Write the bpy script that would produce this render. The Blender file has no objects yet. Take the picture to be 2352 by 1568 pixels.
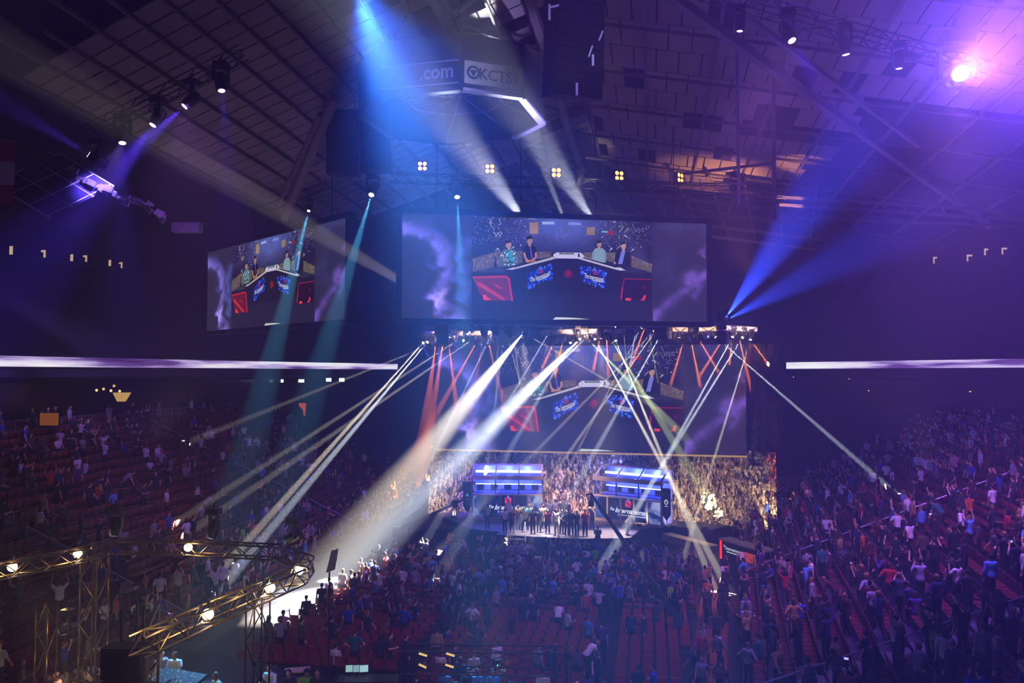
HAZE, PICK = 0.005, 1.0
import bpy, math, random
import numpy as np
from mathutils import Vector as V, Matrix as M4, noise as mnoise
random.seed(7)
S = bpy.context.scene
COL = S.collection
PI = math.pi
rad = math.radians
# ------------------------------------------------------------------ camera
FPX, YAW, PITCH, CZ = 1829.0, rad(10), rad(2.22), 12.5
cam_d = bpy.data.cameras.new('camera'); cam = bpy.data.objects.new('camera', cam_d)
COL.objects.link(cam); S.camera = cam
cam_d.sensor_width = 36; cam_d.lens = 36*FPX/2352; cam_d.clip_end = 500; cam_d.clip_start = .1
cam.location = (0, 0, CZ); cam.rotation_euler = (PI/2+PITCH, 0, YAW)
CR = V((math.cos(YAW), math.sin(YAW), 0)); CF0 = V((-math.sin(YAW), math.cos(YAW), 0))
CF = CF0*math.cos(PITCH)+V((0, 0, math.sin(PITCH))); CU = -CF0*math.sin(PITCH)+V((0, 0, math.cos(PITCH)))
CP = V((0, 0, CZ))
def ray(px, py): return CR*((px-1176)/FPX)+CF+CU*((784-py)/FPX)
def at(px, py, d): return CP+ray(px, py)*d            # a point of the place, d metres deep
def atz(px, py, z):
    r = ray(px, py); return CP+r*((z-CZ)/r.z)
def proj(p):
    q = V(p)-CP; d = q.dot(CF)
    return (1176+FPX*q.dot(CR)/d, 784-FPX*q.dot(CU)/d, d)
# ------------------------------------------------------------------ tagging
def tag(o, label=None, cat=None, group=None, kind=None):
    if label: o['label'] = label
    if cat: o['category'] = cat
    if group: o['group'] = group
    if kind: o['kind'] = kind
    return o
def empty(name, loc=(0, 0, 0), rz=0, label=None, cat=None, group=None):
    o = bpy.data.objects.new(name, None); COL.objects.link(o)
    o.location = loc; o.rotation_euler = (0, 0, rz); o.empty_display_size = .2
    return tag(o, label, cat, group)
_kids = {}
def setpar(o, p):
    o.parent = p; _kids.setdefault(p.name, []).append(o)
def copy_tree(o, parent=None):
    c = o.copy(); COL.objects.link(c)
    if parent: setpar(c, parent)
    for ch in list(_kids.get(o.name, [])): copy_tree(ch, c)
    return c
# ------------------------------------------------------------------ materials
def lin(c):
    if isinstance(c, str):
        c = [int(c[i:i+2], 16)/255 for i in (0, 2, 4)]
    return tuple((x/12.92 if x <= .04045 else ((x+.055)/1.055)**2.4) for x in c)
def newmat(name):
    m = bpy.data.materials.new(name); m.use_nodes = True
    nt = m.node_tree
    for n in list(nt.nodes): nt.nodes.remove(n)
    out = nt.nodes.new('ShaderNodeOutputMaterial')
    return m, nt, out
def mat(name, col, rough=.6, metal=0, var=.15, scale=3.0, bump=0):
    m, nt, out = newmat(name); c = lin(col)
    b = nt.nodes.new('ShaderNodeBsdfPrincipled'); nt.links.new(b.outputs[0], out.inputs[0])
    b.inputs['Roughness'].default_value = rough; b.inputs['Metallic'].default_value = metal
    tc = nt.nodes.new('ShaderNodeTexCoord'); n = nt.nodes.new('ShaderNodeTexNoise'); n.inputs['Scale'].default_value = scale
    nt.links.new(tc.outputs['Object'], n.inputs['Vector'])
    mx = nt.nodes.new('ShaderNodeMix'); mx.data_type = 'RGBA'
    mx.inputs[6].default_value = (*[x*(1-var) for x in c], 1); mx.inputs[7].default_value = (*[min(1, x*(1+var)) for x in c], 1)
    nt.links.new(n.outputs[0], mx.inputs[0]); nt.links.new(mx.outputs[2], b.inputs['Base Color'])
    if bump:
        bp = nt.nodes.new('ShaderNodeBump'); bp.inputs['Strength'].default_value = bump
        nt.links.new(n.outputs[0], bp.inputs['Height']); nt.links.new(bp.outputs[0], b.inputs['Normal'])
    return m
def emit(name, col, strength, sample=False):
    m, nt, out = newmat(name)
    e = nt.nodes.new('ShaderNodeEmission'); e.inputs[0].default_value = (*lin(col), 1); e.inputs[1].default_value = strength
    nt.links.new(e.outputs[0], out.inputs[0])
    if not sample: m.cycles.emission_sampling = 'NONE'
    return m
def objcolmat(name, rough=.8, attr=None, var=.35, scale=9):
    m, nt, out = newmat(name)
    b = nt.nodes.new('ShaderNodeBsdfPrincipled'); nt.links.new(b.outputs[0], out.inputs[0]); b.inputs['Roughness'].default_value = rough
    if attr:
        oi = nt.nodes.new('ShaderNodeVertexColor'); oi.layer_name = attr; src = oi.outputs[0]
    else:
        oi = nt.nodes.new('ShaderNodeObjectInfo'); src = oi.outputs['Color']
    tc = nt.nodes.new('ShaderNodeTexCoord'); n = nt.nodes.new('ShaderNodeTexNoise'); n.inputs['Scale'].default_value = scale
    nt.links.new(tc.outputs['Object'], n.inputs['Vector'])
    mr = nt.nodes.new('ShaderNodeMapRange'); mr.inputs[3].default_value = 1-var; mr.inputs[4].default_value = 1+var
    nt.links.new(n.outputs[0], mr.inputs[0])
    mx = nt.nodes.new('ShaderNodeVectorMath'); mx.operation = 'SCALE'
    nt.links.new(src, mx.inputs[0]); nt.links.new(mr.outputs[0], mx.inputs['Scale']); nt.links.new(mx.outputs[0], b.inputs['Base Color'])
    return m
# ------------------------------------------------------------------ mesh builder
def frame(d):
    d = V(d).normalized(); up = V((0, 0, 1)) if abs(d.z) < .95 else V((0, 1, 0))
    s = d.cross(up).normalized(); u = s.cross(d).normalized()
    return d, s, u
class MB:
    def __init__(s): s.v = []; s.f = []; s.m = []; s.c = []; s.cur = 0; s.col = None
    def add(s, vs, fs, mi=None, col=None):
        o = len(s.v); s.v += [tuple(x) for x in vs]
        for f in fs:
            s.f.append(tuple(i+o for i in f)); s.m.append(s.cur if mi is None else mi); s.c.append(col or s.col or (1, 1, 1))
        return s
    def box(s, c, size, X=None, mi=None, taper=1.0):
        x, y, z = [a/2 for a in size]; c = V(c)
        pts = [V((i*x*(taper if k > 0 else 1), j*y*(taper if k > 0 else 1), k*z)) for k in (-1, 1) for j in (-1, 1) for i in (-1, 1)]
        if X is not None: pts = [X @ p for p in pts]
        return s.add([c+p for p in pts], [(0, 2, 3, 1), (4, 5, 7, 6), (0, 1, 5, 4), (2, 6, 7, 3), (0, 4, 6, 2), (1, 3, 7, 5)], mi)
    def bb(s, a, b, mi=None):
        a, b = V(a), V(b); return s.box((a+b)/2, [abs(q) for q in b-a], None, mi)
    def bar(s, p0, p1, w, h=None, mi=None):
        h = h or w; p0, p1 = V(p0), V(p1); d, a, u = frame(p1-p0); a = a*w/2; u = u*h/2
        vs = [p0-a-u, p0+a-u, p0+a+u, p0-a+u, p1-a-u, p1+a-u, p1+a+u, p1-a+u]
        return s.add(vs, [(0, 1, 2, 3), (7, 6, 5, 4), (0, 4, 5, 1), (1, 5, 6, 2), (2, 6, 7, 3), (3, 7, 4, 0)], mi)
    def tube(s, p0, p1, r0, r1=None, n=8, mi=None, cap=True):
        r1 = r0 if r1 is None else r1; p0, p1 = V(p0), V(p1); d, a, u = frame(p1-p0)
        vs = [p+(a*math.cos(2*PI*i/n)+u*math.sin(2*PI*i/n))*r for p, r in ((p0, r0), (p1, r1)) for i in range(n)]
        fs = [(i, n+i, n+(i+1) % n, (i+1) % n) for i in range(n)]
        if cap: fs += [tuple(range(n)), tuple(range(2*n-1, n-1, -1))]
        return s.add(vs, fs, mi)
    def disc(s, c, d, r, n=12, mi=None):
        d, a, u = frame(d); c = V(c)
        return s.add([c+(a*math.cos(2*PI*i/n)+u*math.sin(2*PI*i/n))*r for i in range(n)], [tuple(range(n))], mi)
    def ell(s, c, r, X=None, nu=12, nv=8, mi=None, lo=0.0, hi=1.0):
        vs = []; fs = []; c = V(c)
        for j in range(nv+1):
            t = PI*(lo+(hi-lo)*j/nv)
            for i in range(nu):
                a = 2*PI*i/nu
                p = V((r[0]*math.sin(t)*math.cos(a), r[1]*math.sin(t)*math.sin(a), r[2]*math.cos(t)))
                vs.append(c+(X @ p if X is not None else p))
        for j in range(nv):
            for i in range(nu):
                fs.append((j*nu+i, (j+1)*nu+i, (j+1)*nu+(i+1) % nu, j*nu+(i+1) % nu))
        fs.append(tuple(range(nu-1, -1, -1))); fs.append(tuple(nv*nu+i for i in range(nu)))
        return s.add(vs, fs, mi)
    def poly(s, pts, mi=None, col=None): return s.add(pts, [tuple(range(len(pts)))], mi, col)
    def prism(s, pts, d, mi=None):
        n = len(pts); d = V(d); pts = [V(p) for p in pts]
        vs = pts+[p+d for p in pts]
        return s.add(vs, [tuple(range(n-1, -1, -1)), tuple(range(n, 2*n))]+[(i, (i+1) % n, n+(i+1) % n, n+i) for i in range(n)], mi)
    def mesh(s, name, mats, smooth=False, attr=False):
        me = bpy.data.meshes.new(name); me.from_pydata(s.v, [], s.f)
        for m in (mats if isinstance(mats, (list, tuple)) else [mats]): me.materials.append(m)
        me.polygons.foreach_set('material_index', s.m)
        if smooth: me.polygons.foreach_set('use_smooth', [True]*len(s.f))
        if attr:
            ca = me.color_attributes.new('Col', 'FLOAT_COLOR', 'CORNER'); buf = []
            for f, c in zip(s.f, s.c): buf += [c[0], c[1], c[2], 1.0]*len(f)
            ca.data.foreach_set('color', buf)
        me.update(); return me
    def build(s, name, mats, parent=None, smooth=False, attr=False, origin=None):
        if origin is not None:
            o3 = V(origin); s.v = [tuple(V(p)-o3) for p in s.v]
        o = bpy.data.objects.new(name, s.mesh(name, mats, smooth, attr)); COL.objects.link(o)
        if origin is not None: o.location = origin
        if parent: setpar(o, parent)
        return o
def struct(name, mb, mats, **k): return tag(mb.build(name, mats, **k), kind='structure')
def light(kind, name, loc, energy, col, parent=None, size=None, blend=.3, target=None, radius=.08):
    l = bpy.data.lights.new(name, kind); l.energy = energy; l.color = lin(col) if isinstance(col, str) else col
    o = bpy.data.objects.new(name, l); COL.objects.link(o); o.location = loc
    l.shadow_soft_size = radius
    if kind == 'SPOT': l.spot_size = rad(size); l.spot_blend = blend
    if target is not None: o.rotation_euler = (V(target)-V(loc)).to_track_quat('-Z', 'Y').to_euler()
    return o

# ------------------------------------------------------------------ world: haze fills the arena, lit by the real lamps
W = bpy.data.worlds.new('haze'); S.world = W; W.use_nodes = True
for n in list(W.node_tree.nodes): W.node_tree.nodes.remove(n)
_o = W.node_tree.nodes.new('ShaderNodeOutputWorld'); _v = W.node_tree.nodes.new('ShaderNodeVolumeScatter')
_v.inputs['Density'].default_value = HAZE; _v.inputs['Anisotropy'].default_value = .35
W.node_tree.links.new(_v.outputs[0], _o.inputs['Volume'])
S.cycles.max_bounces = 3; S.cycles.diffuse_bounces = 1; S.cycles.glossy_bounces = 2; S.cycles.volume_bounces = 0
S.cycles.transmission_bounces = 2; S.cycles.transparent_max_bounces = 6
S.cycles.caustics_reflective = False; S.cycles.caustics_refractive = False
S.cycles.sample_clamp_indirect = 2.0
S.cycles.use_denoising = True
S.view_settings.view_transform = 'Standard'; S.view_settings.look = 'None'; S.view_settings.gamma = 1
S.view_settings.exposure = -0.28; S.view_settings.use_curve_mapping = False

# ------------------------------------------------------------------ materials of the setting
m_floor = mat('dark carpet', '17131c', .9, var=.4, scale=.6)
m_conc = mat('dark concrete', '3a3640', .85, var=.25, scale=.8)
m_deckc = mat('stand concrete', '2a2630', .9, var=.3, scale=1.2)
m_wall = mat('dark curtain wall', '1a1824', .95, var=.3, scale=.35)
m_roofback = mat('roof deck', '2b2730', .9, var=.2, scale=.3)
m_tile = mat('acoustic tile', '8f8378', .9, var=.12, scale=.5)
m_steel = mat('painted steel', '7a7072', .6, var=.15, scale=2)
m_rib = mat('roof rib', '6e5f58', .7, var=.15)
m_dsteel = mat('black steel', '141318', .5, var=.2)
m_alu = mat('aluminium', 'b9b2a8', .35, .8, var=.08, scale=8)
m_rail = mat('steel rail', '9a90a0', .45, .5)
m_glass_d = mat('dark suite glass', '0c0c14', .15)

# ------------------------------------------------------------------ floor and walls
struct('floor', MB().bb((-62, -6, -.4), (58, 104, 0)), m_floor)
struct('wall_back', MB().bb((-62, 100, 0), (58, 100.6, 34)), m_wall)
struct('wall_left', MB().bb((-58, -6, 0), (-57.4, 100, 34)), m_wall)
struct('wall_right', MB().bb((52, -6, 0), (52.6, 100, 34)), m_wall)

# ------------------------------------------------------------------ roof: two sloping slabs under a ridge
XR = -7.0
def zl(x, y): return 31.6+.225*x-.041*y
def zr(x, y): return zl(XR, y)-.15*(x-XR)
def slab(za, xa, xb, ya, yb, t):
    b = MB(); nx, ny = 10, 12
    for i in range(nx):
        for j in range(ny):
            x0, x1 = xa+(xb-xa)*i/nx, xa+(xb-xa)*(i+1)/nx; y0, y1 = ya+(yb-ya)*j/ny, ya+(yb-ya)*(j+1)/ny
            q = [(x0, y0, za(x0, y0)), (x1, y0, za(x1, y0)), (x1, y1, za(x1, y1)), (x0, y1, za(x0, y1))]
            b.prism(q, (0, 0, t))
    return b
struct('ceiling', slab(lambda x, y: zl(x, y)+1.2, -58, XR, -6, 100, .3), m_roofback)
struct('ceiling', slab(lambda x, y: zr(x, y)+1.2, XR, 53, -6, 100, .3), m_roofback)
# hung acoustic tiles, left slab: rows skewed like the roof's rulings
def tiles(zf, origin, A, B, na, nb, ta, tb, skip, stag=0, th=.06):
    b = MB(); O = V((*origin, 0)); A = V((*A, 0)); B = V((*B, 0))
    def P(a, c):
        p = O+A*a+B*c; return V((p.x, p.y, zf(p.x, p.y)))
    for i in range(na):
        off = stag*(i % 2)
        for j in range(nb):
            if skip(i, j): continue
            a0, a1 = i*ta+.05, (i+1)*ta-.05; c0, c1 = (j+off)*tb+.04, (j+1+off)*tb-.04
            b.prism([P(a0, c0), P(a0, c1), P(a1, c1), P(a1, c0)], (0, 0, th))
    return b, P
rt = random.Random(11)
holes = {(rt.randrange(0, 30), rt.randrange(8, 14)) for _ in range(70)}
tb_, PL = tiles(zl, (-25.6, 28.4), (0, 1), (.968, -.25), 30, 14, 1.02, 1.6, lambda i, j: (j > 8 and (i//3) % 2 == 0 and (i, j) in holes) or (j > 9 and i % 4 < 2 and j % 2))
struct('ceiling', tb_, m_tile)
rb = MB()
for j in range(0, 15):
    p0, p1 = PL(-3.0 if j % 2 else -1.6, j*1.6), PL(32, j*1.6)
    rb.bar(p0-V((0, 0, .12)), p1-V((0, 0, .12)), .1, .16)
struct('trim_1', rb, m_rib)
holes2 = {(rt.randrange(0, 14), rt.randrange(0, 24)) for _ in range(36)}
def skipr(i, j):
    if i >= 8 and j >= 8 and not (i in (9, 10, 11) and j < 14): return True
    if i >= 6 and j >= 13: return True
    return (i, j) in holes2 and i > 2
tb_, PR = tiles(zr, (-3.4, 24), (0, 1), (1, .1), 14, 24, 2.5, 1.05, skipr, .5)
struct('ceiling', tb_, m_tile)
rb = MB()
for j in range(0, 9):
    rb.bar(PR(-2, j*3.15)-V((0, 0, .15)), PR(40, j*3.15)-V((0, 0, .15)), .12, .2)
for i in range(0, 9):
    rb.bar(PR(i*5, -1)-V((0, 0, .3)), PR(i*5, 26)-V((0, 0, .3)), .1, .14)
struct('trim_2', rb, m_rib)
# far roof grid seen above the hanging screens
fg = MB()
for k in range(13):
    x = -17+k*2.3; fg.bar((x, 54, zr(x, 54)-.6), (x+3.2, 74, zr(x, 74)-.8), .16, .22)
for y in (55, 58.5, 62, 66, 70):
    fg.bar((-20, y, zr(-20, y)-1.0), (14, y+1.5, zr(14, y)-1.0), .14, .25)
struct('trim_3', fg, m_rib)
# ridge truss and its raking legs
rg = MB()
for x in (-9, -5):
    rg.bar((x, 20, zl(XR, 20)-.4), (x, 95, zl(XR, 95)-.4), .35, .5)
for k in range(18):
    y = 22+k*4; rg.bar((-9 if k % 2 else -5, y, zl(XR, y)-.4), (-5 if k % 2 else -9, y+4, zl(XR, y+4)-.4), .18)
struct('trim_4', rg, m_steel)
def beam(name, p0, p1, w, h, m, label):
    return tag(MB().bar(p0, p1, w, h).build(name, m), label, 'roof beam')
beam('roof_beam', at(1520, -25, 29), at(2275, 520, 52), .30, .36, m_steel, 'long straight steel roof strut slanting down to the right wall')
beam('roof_beam', at(1710, 35, 30), at(2110, 335, 42), .2, .2, m_steel, 'thinner steel strut behind the long slanting roof strut')
beam('roof_beam', at(768, 222, 38), at(652, 500, 48), .4, .45, m_steel, 'pale raking steel leg left of the black speaker cabinets')
beam('roof_beam', at(735, 262, 39), at(640, 470, 50), .2, .25, m_steel, 'slim raking strut just left of the wider pale leg')
beam('roof_beam', at(1776, 150, 36), at(1778, 505, 36), .17, .17, m_steel, 'upright steel mast at the right end of the roof grid')
lat = MB()
for k in range(6):
    y0 = 425+k*14; lat.bar(at(1775, y0, 36), at(1640+8*k, y0-8+6*(k % 2), 37.5), .05)
    lat.bar(at(1775, y0+8, 36), at(1690, y0-30, 36.6), .045)
tag(lat.build('roof_brace', m_steel), 'fan of thin steel braces tied to the upright mast', 'roof brace')
tag(MB().tube(at(1692, 20, 33), at(1697, 470, 33), .07, n=8).build('hanging_pipe', m_dsteel), 'thin dark upright pipe hanging just left of the pale steel mast', 'pipe')
# cross catwalks, far right, dim
cw = MB()
for (a, b2) in (((1790, 470), (2350, 505)), ((1785, 452), (2250, 480)), ((1560, 400), (1775, 375)), ((1830, 500), (2352, 520))):
    cw.bar(at(*a, 48), at(*b2, 44), .12, .16)
for k in range(12): cw.bar(at(1800+k*45, 452+k*2.5, 48-k*.3), at(1815+k*45, 475+k*2.6, 48-k*.3), .05)
struct('trim_5', cw, m_steel)

# ------------------------------------------------------------------ seating stands: stepped concrete
class Stand:
    def __init__(s, p, ang, out, rows, s0, s1, z0, tread=.92, rise=.41, grow=0.0):
        s.p = V((*p, 0)); s.d = V((math.sin(ang), math.cos(ang), 0)); s.n = V((math.cos(ang), -math.sin(ang), 0))*out
        s.rows, s.s0, s.s1, s.z0, s.t, s.r, s.grow = rows, s0, s1, z0, tread, rise, grow
    def end(s, i): return s.s1+s.grow*i
    def pos(s, i, a, q=.45):                      # a point on row i, a metres along it
        return s.p+s.d*a+s.n*(i*s.t+q*s.t)+V((0, 0, s.z0+i*s.r))
    def mesh(s):
        b = MB()
        for i in range(s.rows):
            L0, L1 = s.s0, s.end(i)
            q = [s.p+s.d*L0+s.n*(i*s.t), s.p+s.d*L1+s.n*(i*s.t), s.p+s.d*L1+s.n*((i+1)*s.t), s.p+s.d*L0+s.n*((i+1)*s.t)]
            b.prism(q, (0, 0, s.z0+i*s.r))
        return b
RS = Stand((.25, 0), rad(5.5), 1, 19, 15.5, 66.5, .7, grow=.55)
LS = Stand((-19.3, 0), rad(-1.5), -1, 20, 14, 76, .7)
struct('stand_right', RS.mesh(), m_deckc)
struct('stand_left', LS.mesh(), m_deckc)

# concourse behind each lower stand, suite wall and the upper deck
def loft(b, path, prof):
    """prof: list of (offset outward, z) swept along a plan path"""
    n = len(path)
    for k in range(n-1):
        a, c = V((*path[k], 0)), V((*path[k+1], 0)); d = (c-a).normalized(); nn = V((-d.y, d.x, 0))
        def off(i):
            d1 = (V((*path[i], 0))-V((*path[i-1], 0))).normalized() if i > 0 else None
            d2 = (V((*path[i+1], 0))-V((*path[i], 0))).normalized() if i < n-1 else None
            dd = (d1 or d2) if not (d1 and d2) else (d1+d2).normalized()
            return V((-dd.y, dd.x, 0))
        for (o0, z0), (o1, z1) in zip(prof, prof[1:]):
            p = [a+off(k)*o0+V((0, 0, z0)), c+off(k+1)*o0+V((0, 0, z0)), c+off(k+1)*o1+V((0, 0, z1)), a+off(k)*o1+V((0, 0, z1))]
            b.poly(p)
    return b
LPATH = [(-38.5, 14), (-37.2, 40), (-35.2, 56), (-32.6, 72), (-29, 88)]
RPATH = [(12.5, 78.4), (19, 70), (25.5, 60), (29, 50), (32, 36), (34, 14)]
deckp = [(0, 12.2), (0, 12.75), (.15, 13.6), (.3, 13.6)]
for k in range(16): deckp += [(1.0+k*.85, 13.7+k*.62), (1.0+k*.85, 13.7+(k+1)*.62)]
struct('upper_deck_left', loft(MB(), LPATH, deckp+[(16, 24)]), m_deckc)
struct('upper_deck_right', loft(MB(), RPATH, deckp+[(16, 24)]), m_deckc)
under = [(0, 12.2), (5, 12.0), (5, 0)]
struct('wall_left', loft(MB(), LPATH, under), m_wall)
struct('wall_right', loft(MB(), RPATH, under), m_wall)
struct('concourse_left', loft(MB(), [(-37.3, 14), (-38.7, 76)], [(0, 0), (0, 9.0), (6, 9.0), (6, 8)]), m_conc)
struct('concourse_right', loft(MB(), [(24.5, 77), (19.0, 15)], [(0, 0), (0, 8.6), (9, 8.6), (9, 8)]), m_conc)
# suite glass band below the ribbon board
struct('window_1', loft(MB(), [(p[0]-4.8, p[1]) for p in LPATH], [(0, 9.8), (0, 11.8)]), m_glass_d)
struct('window_2', loft(MB(), [(p[0]+4.6, p[1]+1) for p in RPATH], [(0, 9.8), (0, 11.8)]), m_glass_d)
# roof edge beam band and small concourse lamps high on the far walls
bd = MB(); loft(bd, [(-47, 14), (-44, 50), (-40, 76), (-33, 96)], [(0, 18.6), (0, 20.6), (3, 21)])
loft(bd, [(20, 96), (30, 80), (40, 56), (44, 20)], [(0, 18.6), (0, 20.6), (3, 21)])
struct('trim_6', bd, m_wall)

# ------------------------------------------------------------------ LED ribbon boards along the deck fronts
def ribbonmat(name, k):
    m, nt, out = newmat(name); L = nt.links.new
    tc = nt.nodes.new('ShaderNodeTexCoord'); mp = nt.nodes.new('ShaderNodeMapping'); mp.inputs['Scale'].default_value = (.09, .06, .9); mp.inputs['Location'].default_value = (k, k, 0)
    n1 = nt.nodes.new('ShaderNodeTexNoise'); n1.inputs['Scale'].default_value = 1.3; n1.inputs['Detail'].default_value = 6
    r = nt.nodes.new('ShaderNodeValToRGB'); e = nt.nodes.new('ShaderNodeEmission'); e.inputs[1].default_value = 1.35
    L(tc.outputs['Object'], mp.inputs['Vector']); L(mp.outputs[0], n1.inputs['Vector']); L(n1.outputs[0], r.inputs[0]); L(r.outputs[0], e.inputs[0]); L(e.outputs[0], out.inputs[0])
    c = r.color_ramp; c.elements[0].position = .3; c.elements[0].color = (*lin('3a1250'), 1); c.elements[1].position = .60; c.elements[1].color = (*lin('ffffff'), 1)
    for p, h in ((.40, '6a4a96'), (.45, 'a890cc'), (.50, 'd8c6ec')):
        q = c.elements.new(p); q.color = (*lin(h), 1)
    return m
def ribbon(path, label, k, ztop):
    t = empty('ribbon_board', (path[0][0], path[0][1], 0), 0, label, 'LED board')
    o = V((path[0][0], path[0][1], 0))
    f = loft(MB(), path, [(-.10, 12.78), (-.10, ztop), (.0, ztop), (0, 12.78), (-.10, 12.78)])
    f.v = [tuple(V(p)-o) for p in f.v]; f.build('housing', m_dsteel, t)
    s = loft(MB(), path, [(-.13, 12.84), (-.13, ztop-.06)]); s.v = [tuple(V(p)-o) for p in s.v]; s.build('display', ribbonmat('ribbon picture', k), t)
ribbon(LPATH, 'long glowing white and violet LED ribbon board on the left upper deck front', 1.5, 13.52)
ribbon(RPATH, 'glowing pale violet LED ribbon board on the right upper deck front', 7.2, 13.5)

# small lit things high on the side walls
m_warm = emit('warm lamp', 'ffd9a0', .7)
for q, (px, py) in enumerate(((30, 575), (105, 583), (168, 592), (200, 594), (255, 604), (281, 609), (340, 618), (415, 625))):
    d = 42+px*.075; p = at(px, py, d)
    t = empty('wall_lamp', p, 0, 'small warm %s lamp, %s from left in the row high on left wall' % (('upright', 'hooked')[q % 2], ('first', 'second', 'third', 'fourth', 'fifth', 'sixth', 'seventh', 'eighth')[q]), 'wall lamp', 'lamps high on the left wall')
    MB().bb((-.06, -.1, -.25), (.06, .1, .25)).build('housing', m_dsteel, t)
    b = MB().bb((-.09, -.16, -.24), (.09, -.11, .22)) if q % 2 == 0 else MB().bb((-.2, -.16, .1), (.09, -.11, .22)).bb((-.02, -.16, -.24), (.09, -.11, .1))
    b.build('lens', m_warm, t)
for q, (px, py) in enumerate(((2145, 597), (2222, 592), (2262, 578), (2302, 576))):
    p = at(px, py, 56)
    t = empty('wall_lamp', p, 0, 'small pale warm lamp, %s from the left in the row high on the right wall' % ('first', 'second', 'third', 'fourth')[q], 'wall lamp', 'lamps high on the right wall')
    MB().bb((-.06, -.1, -.25), (.06, .1, .25)).build('housing', m_dsteel, t)
    MB().bb((-.09, -.16, -.26), (.0, -.11, .2)).bb((-.09, -.16, .08), (.16+.1*(q % 2), -.11, .2)).build('lens', m_warm, t)

# ------------------------------------------------------------------ the broadcast picture shown on all three screens
IW, IH = 21.0, 7.2
def scr(x, y):                                     # crop coordinates of the picture -> unit square
    u = (x-67)/2205.0; t = 105+80*u; b = 885+20*u
    return u, 1-(y-t)/(b-t)
def fbm(shape, cells, seed, octv=5):
    g = np.random.default_rng(seed); out = np.zeros(shape); amp = 1; H, Wd = shape
    for o in range(octv):
        cy, cx = cells[0]*2**o+2, cells[1]*2**o+2
        r = g.random((cy+1, cx+1)); yy = np.linspace(0, cy-1.001, H); xx = np.linspace(0, cx-1.001, Wd)
        y0 = yy.astype(int); x0 = xx.astype(int); fy = (yy-y0)[:, None]; fx = (xx-x0)[None, :]
        fy = fy*fy*(3-2*fy); fx = fx*fx*(3-2*fx)
        a = r[y0][:, x0]; b_ = r[y0][:, x0+1]; c = r[y0+1][:, x0]; d = r[y0+1][:, x0+1]
        out += amp*((a*(1-fx)+b_*fx)*(1-fy)+(c*(1-fx)+d*fx)*fy); amp *= .5
    return out/(2-2**(1-octv))
NXP, NYP = 420, 146
def picture():
    g = np.random.default_rng(5)
    X = np.linspace(67, 2272, NXP)[None, :].repeat(NYP, 0); U = (X-67)/2205
    Y = (105+80*U)+np.linspace(0, 1, NYP)[:, None]*(780-60*U)
    n1 = fbm((NYP, NXP), (9, 26), 1); n2 = fbm((NYP, NXP), (5, 14), 2)
    base = np.array(lin('332f42'))[None, None, :]*(.8+.4*n2[..., None])
    img = base.copy()
    def glow(path, width, col, amt, p=2.0):
        nonlocal img
        D = np.full(X.shape, 1e9)
        wob = (n1-.5)*150
        for (x0, y0), (x1, y1) in zip(path, path[1:]):
            dx, dy = x1-x0, y1-y0; t = np.clip(((X+wob-x0)*dx+(Y-wob*.7-y0)*dy)/(dx*dx+dy*dy), 0, 1)
            D = np.minimum(D, np.hypot(X+wob-x0-t*dx, Y-wob*.7-y0-t*dy))
        k = np.exp(-(D/width)**p)*amt*np.clip(.2+1.7*(n1-.2), 0, 1.4)
        img = img+k[..., None]*np.array(lin(col))[None, None, :]
    glow([(85, 190), (200, 265), (290, 310), (360, 380), (350, 470), (380, 540), (330, 640), (320, 700), (350, 790), (410, 850), (480, 880)], 42, '8070d8', 1.0)
    glow([(100, 210), (330, 340), (330, 480)], 60, '4a4aa8', .6)
    glow([(530, 320), (460, 400), (500, 500), (470, 580), (530, 640), (505, 720)], 50, '5060b8', .8)
    glow([(350, 690), (330, 760)], 26, 'c0a0e8', .9)
    glow([(230, 190), (270, 260)], 36, '4048a0', .5)
    glow([(1865, 880), (1925, 800), (2010, 750), (2075, 705), (2090, 690)], 34, '8a60d8', .95)
    glow([(2110, 630), (2160, 560), (2200, 600), (2275, 550)], 34, '8a60d8', .9)
    glow([(2150, 745), (2205, 655), (2120, 640)], 24, '7058c8', .8)
    glow([(1980, 210), (2080, 190), (2250, 220)], 60, '40407a', .5)
    glow([(1990, 400), (1960, 520), (2060, 640)], 60, '3a3870', .45)
    glow([(2255, 380), (2265, 440)], 22, '8a60c8', .7)
    # the camera shot in the middle
    inm = (X > 548) & (X < 1857)
    shot = np.zeros(X.shape+(3,))+np.array(lin('221c3c'))
    top = Y < 400
    noise = g.random(X.shape)
    shot[top] = np.array(lin('1c1634'))
    r = np.hypot((X-1190)/300, (Y-190)/150); k = np.exp(-r**2)
    shot += k[..., None]*np.array(lin('6474c8'))*.9*(.5+n1[..., None])
    # specks of the far crowd
    sp = (noise > .80) & (Y < 385) & (Y > 215)
    cols = np.array([lin(c) for c in ('5a58a8', '8a80b8', '3c3c90', 'a08870', '6a4a80', '404a98')])
    pick = cols[g.integers(0, len(cols), X.shape)]
    shot = np.where(sp[..., None], pick*(.35+.75*k[..., None]), shot)
    sp2 = (noise > .93) & (Y < 330) & ((X < 940) | (X > 1440))
    cols2 = np.array([lin(c) for c in ('8888c8', 'b8a888', 'd0d0ff', '4848b0', '803040')]); pick2 = cols2[g.integers(0, 5, X.shape)]
    shot = np.where(sp2[..., None], pick2*.8, shot)
    low = np.array(lin('262436'))[None, None, :]*(.85+.3*n2[..., None])
    fade = np.clip((Y-400)/60, 0, 1)[..., None]
    shot = shot*(1-fade)+low*fade
    rock = ((X > 955) & (X < 1015) & (Y > 170) & (Y < 255)) | ((X > 1368) & (X < 1425) & (Y > 205) & (Y < 262))
    shot = np.where(rock[..., None], np.array(lin('b89870'))*(.25+1.1*n1[..., None]), shot)
    img = np.where(inm[..., None], shot, img)
    return img
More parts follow.
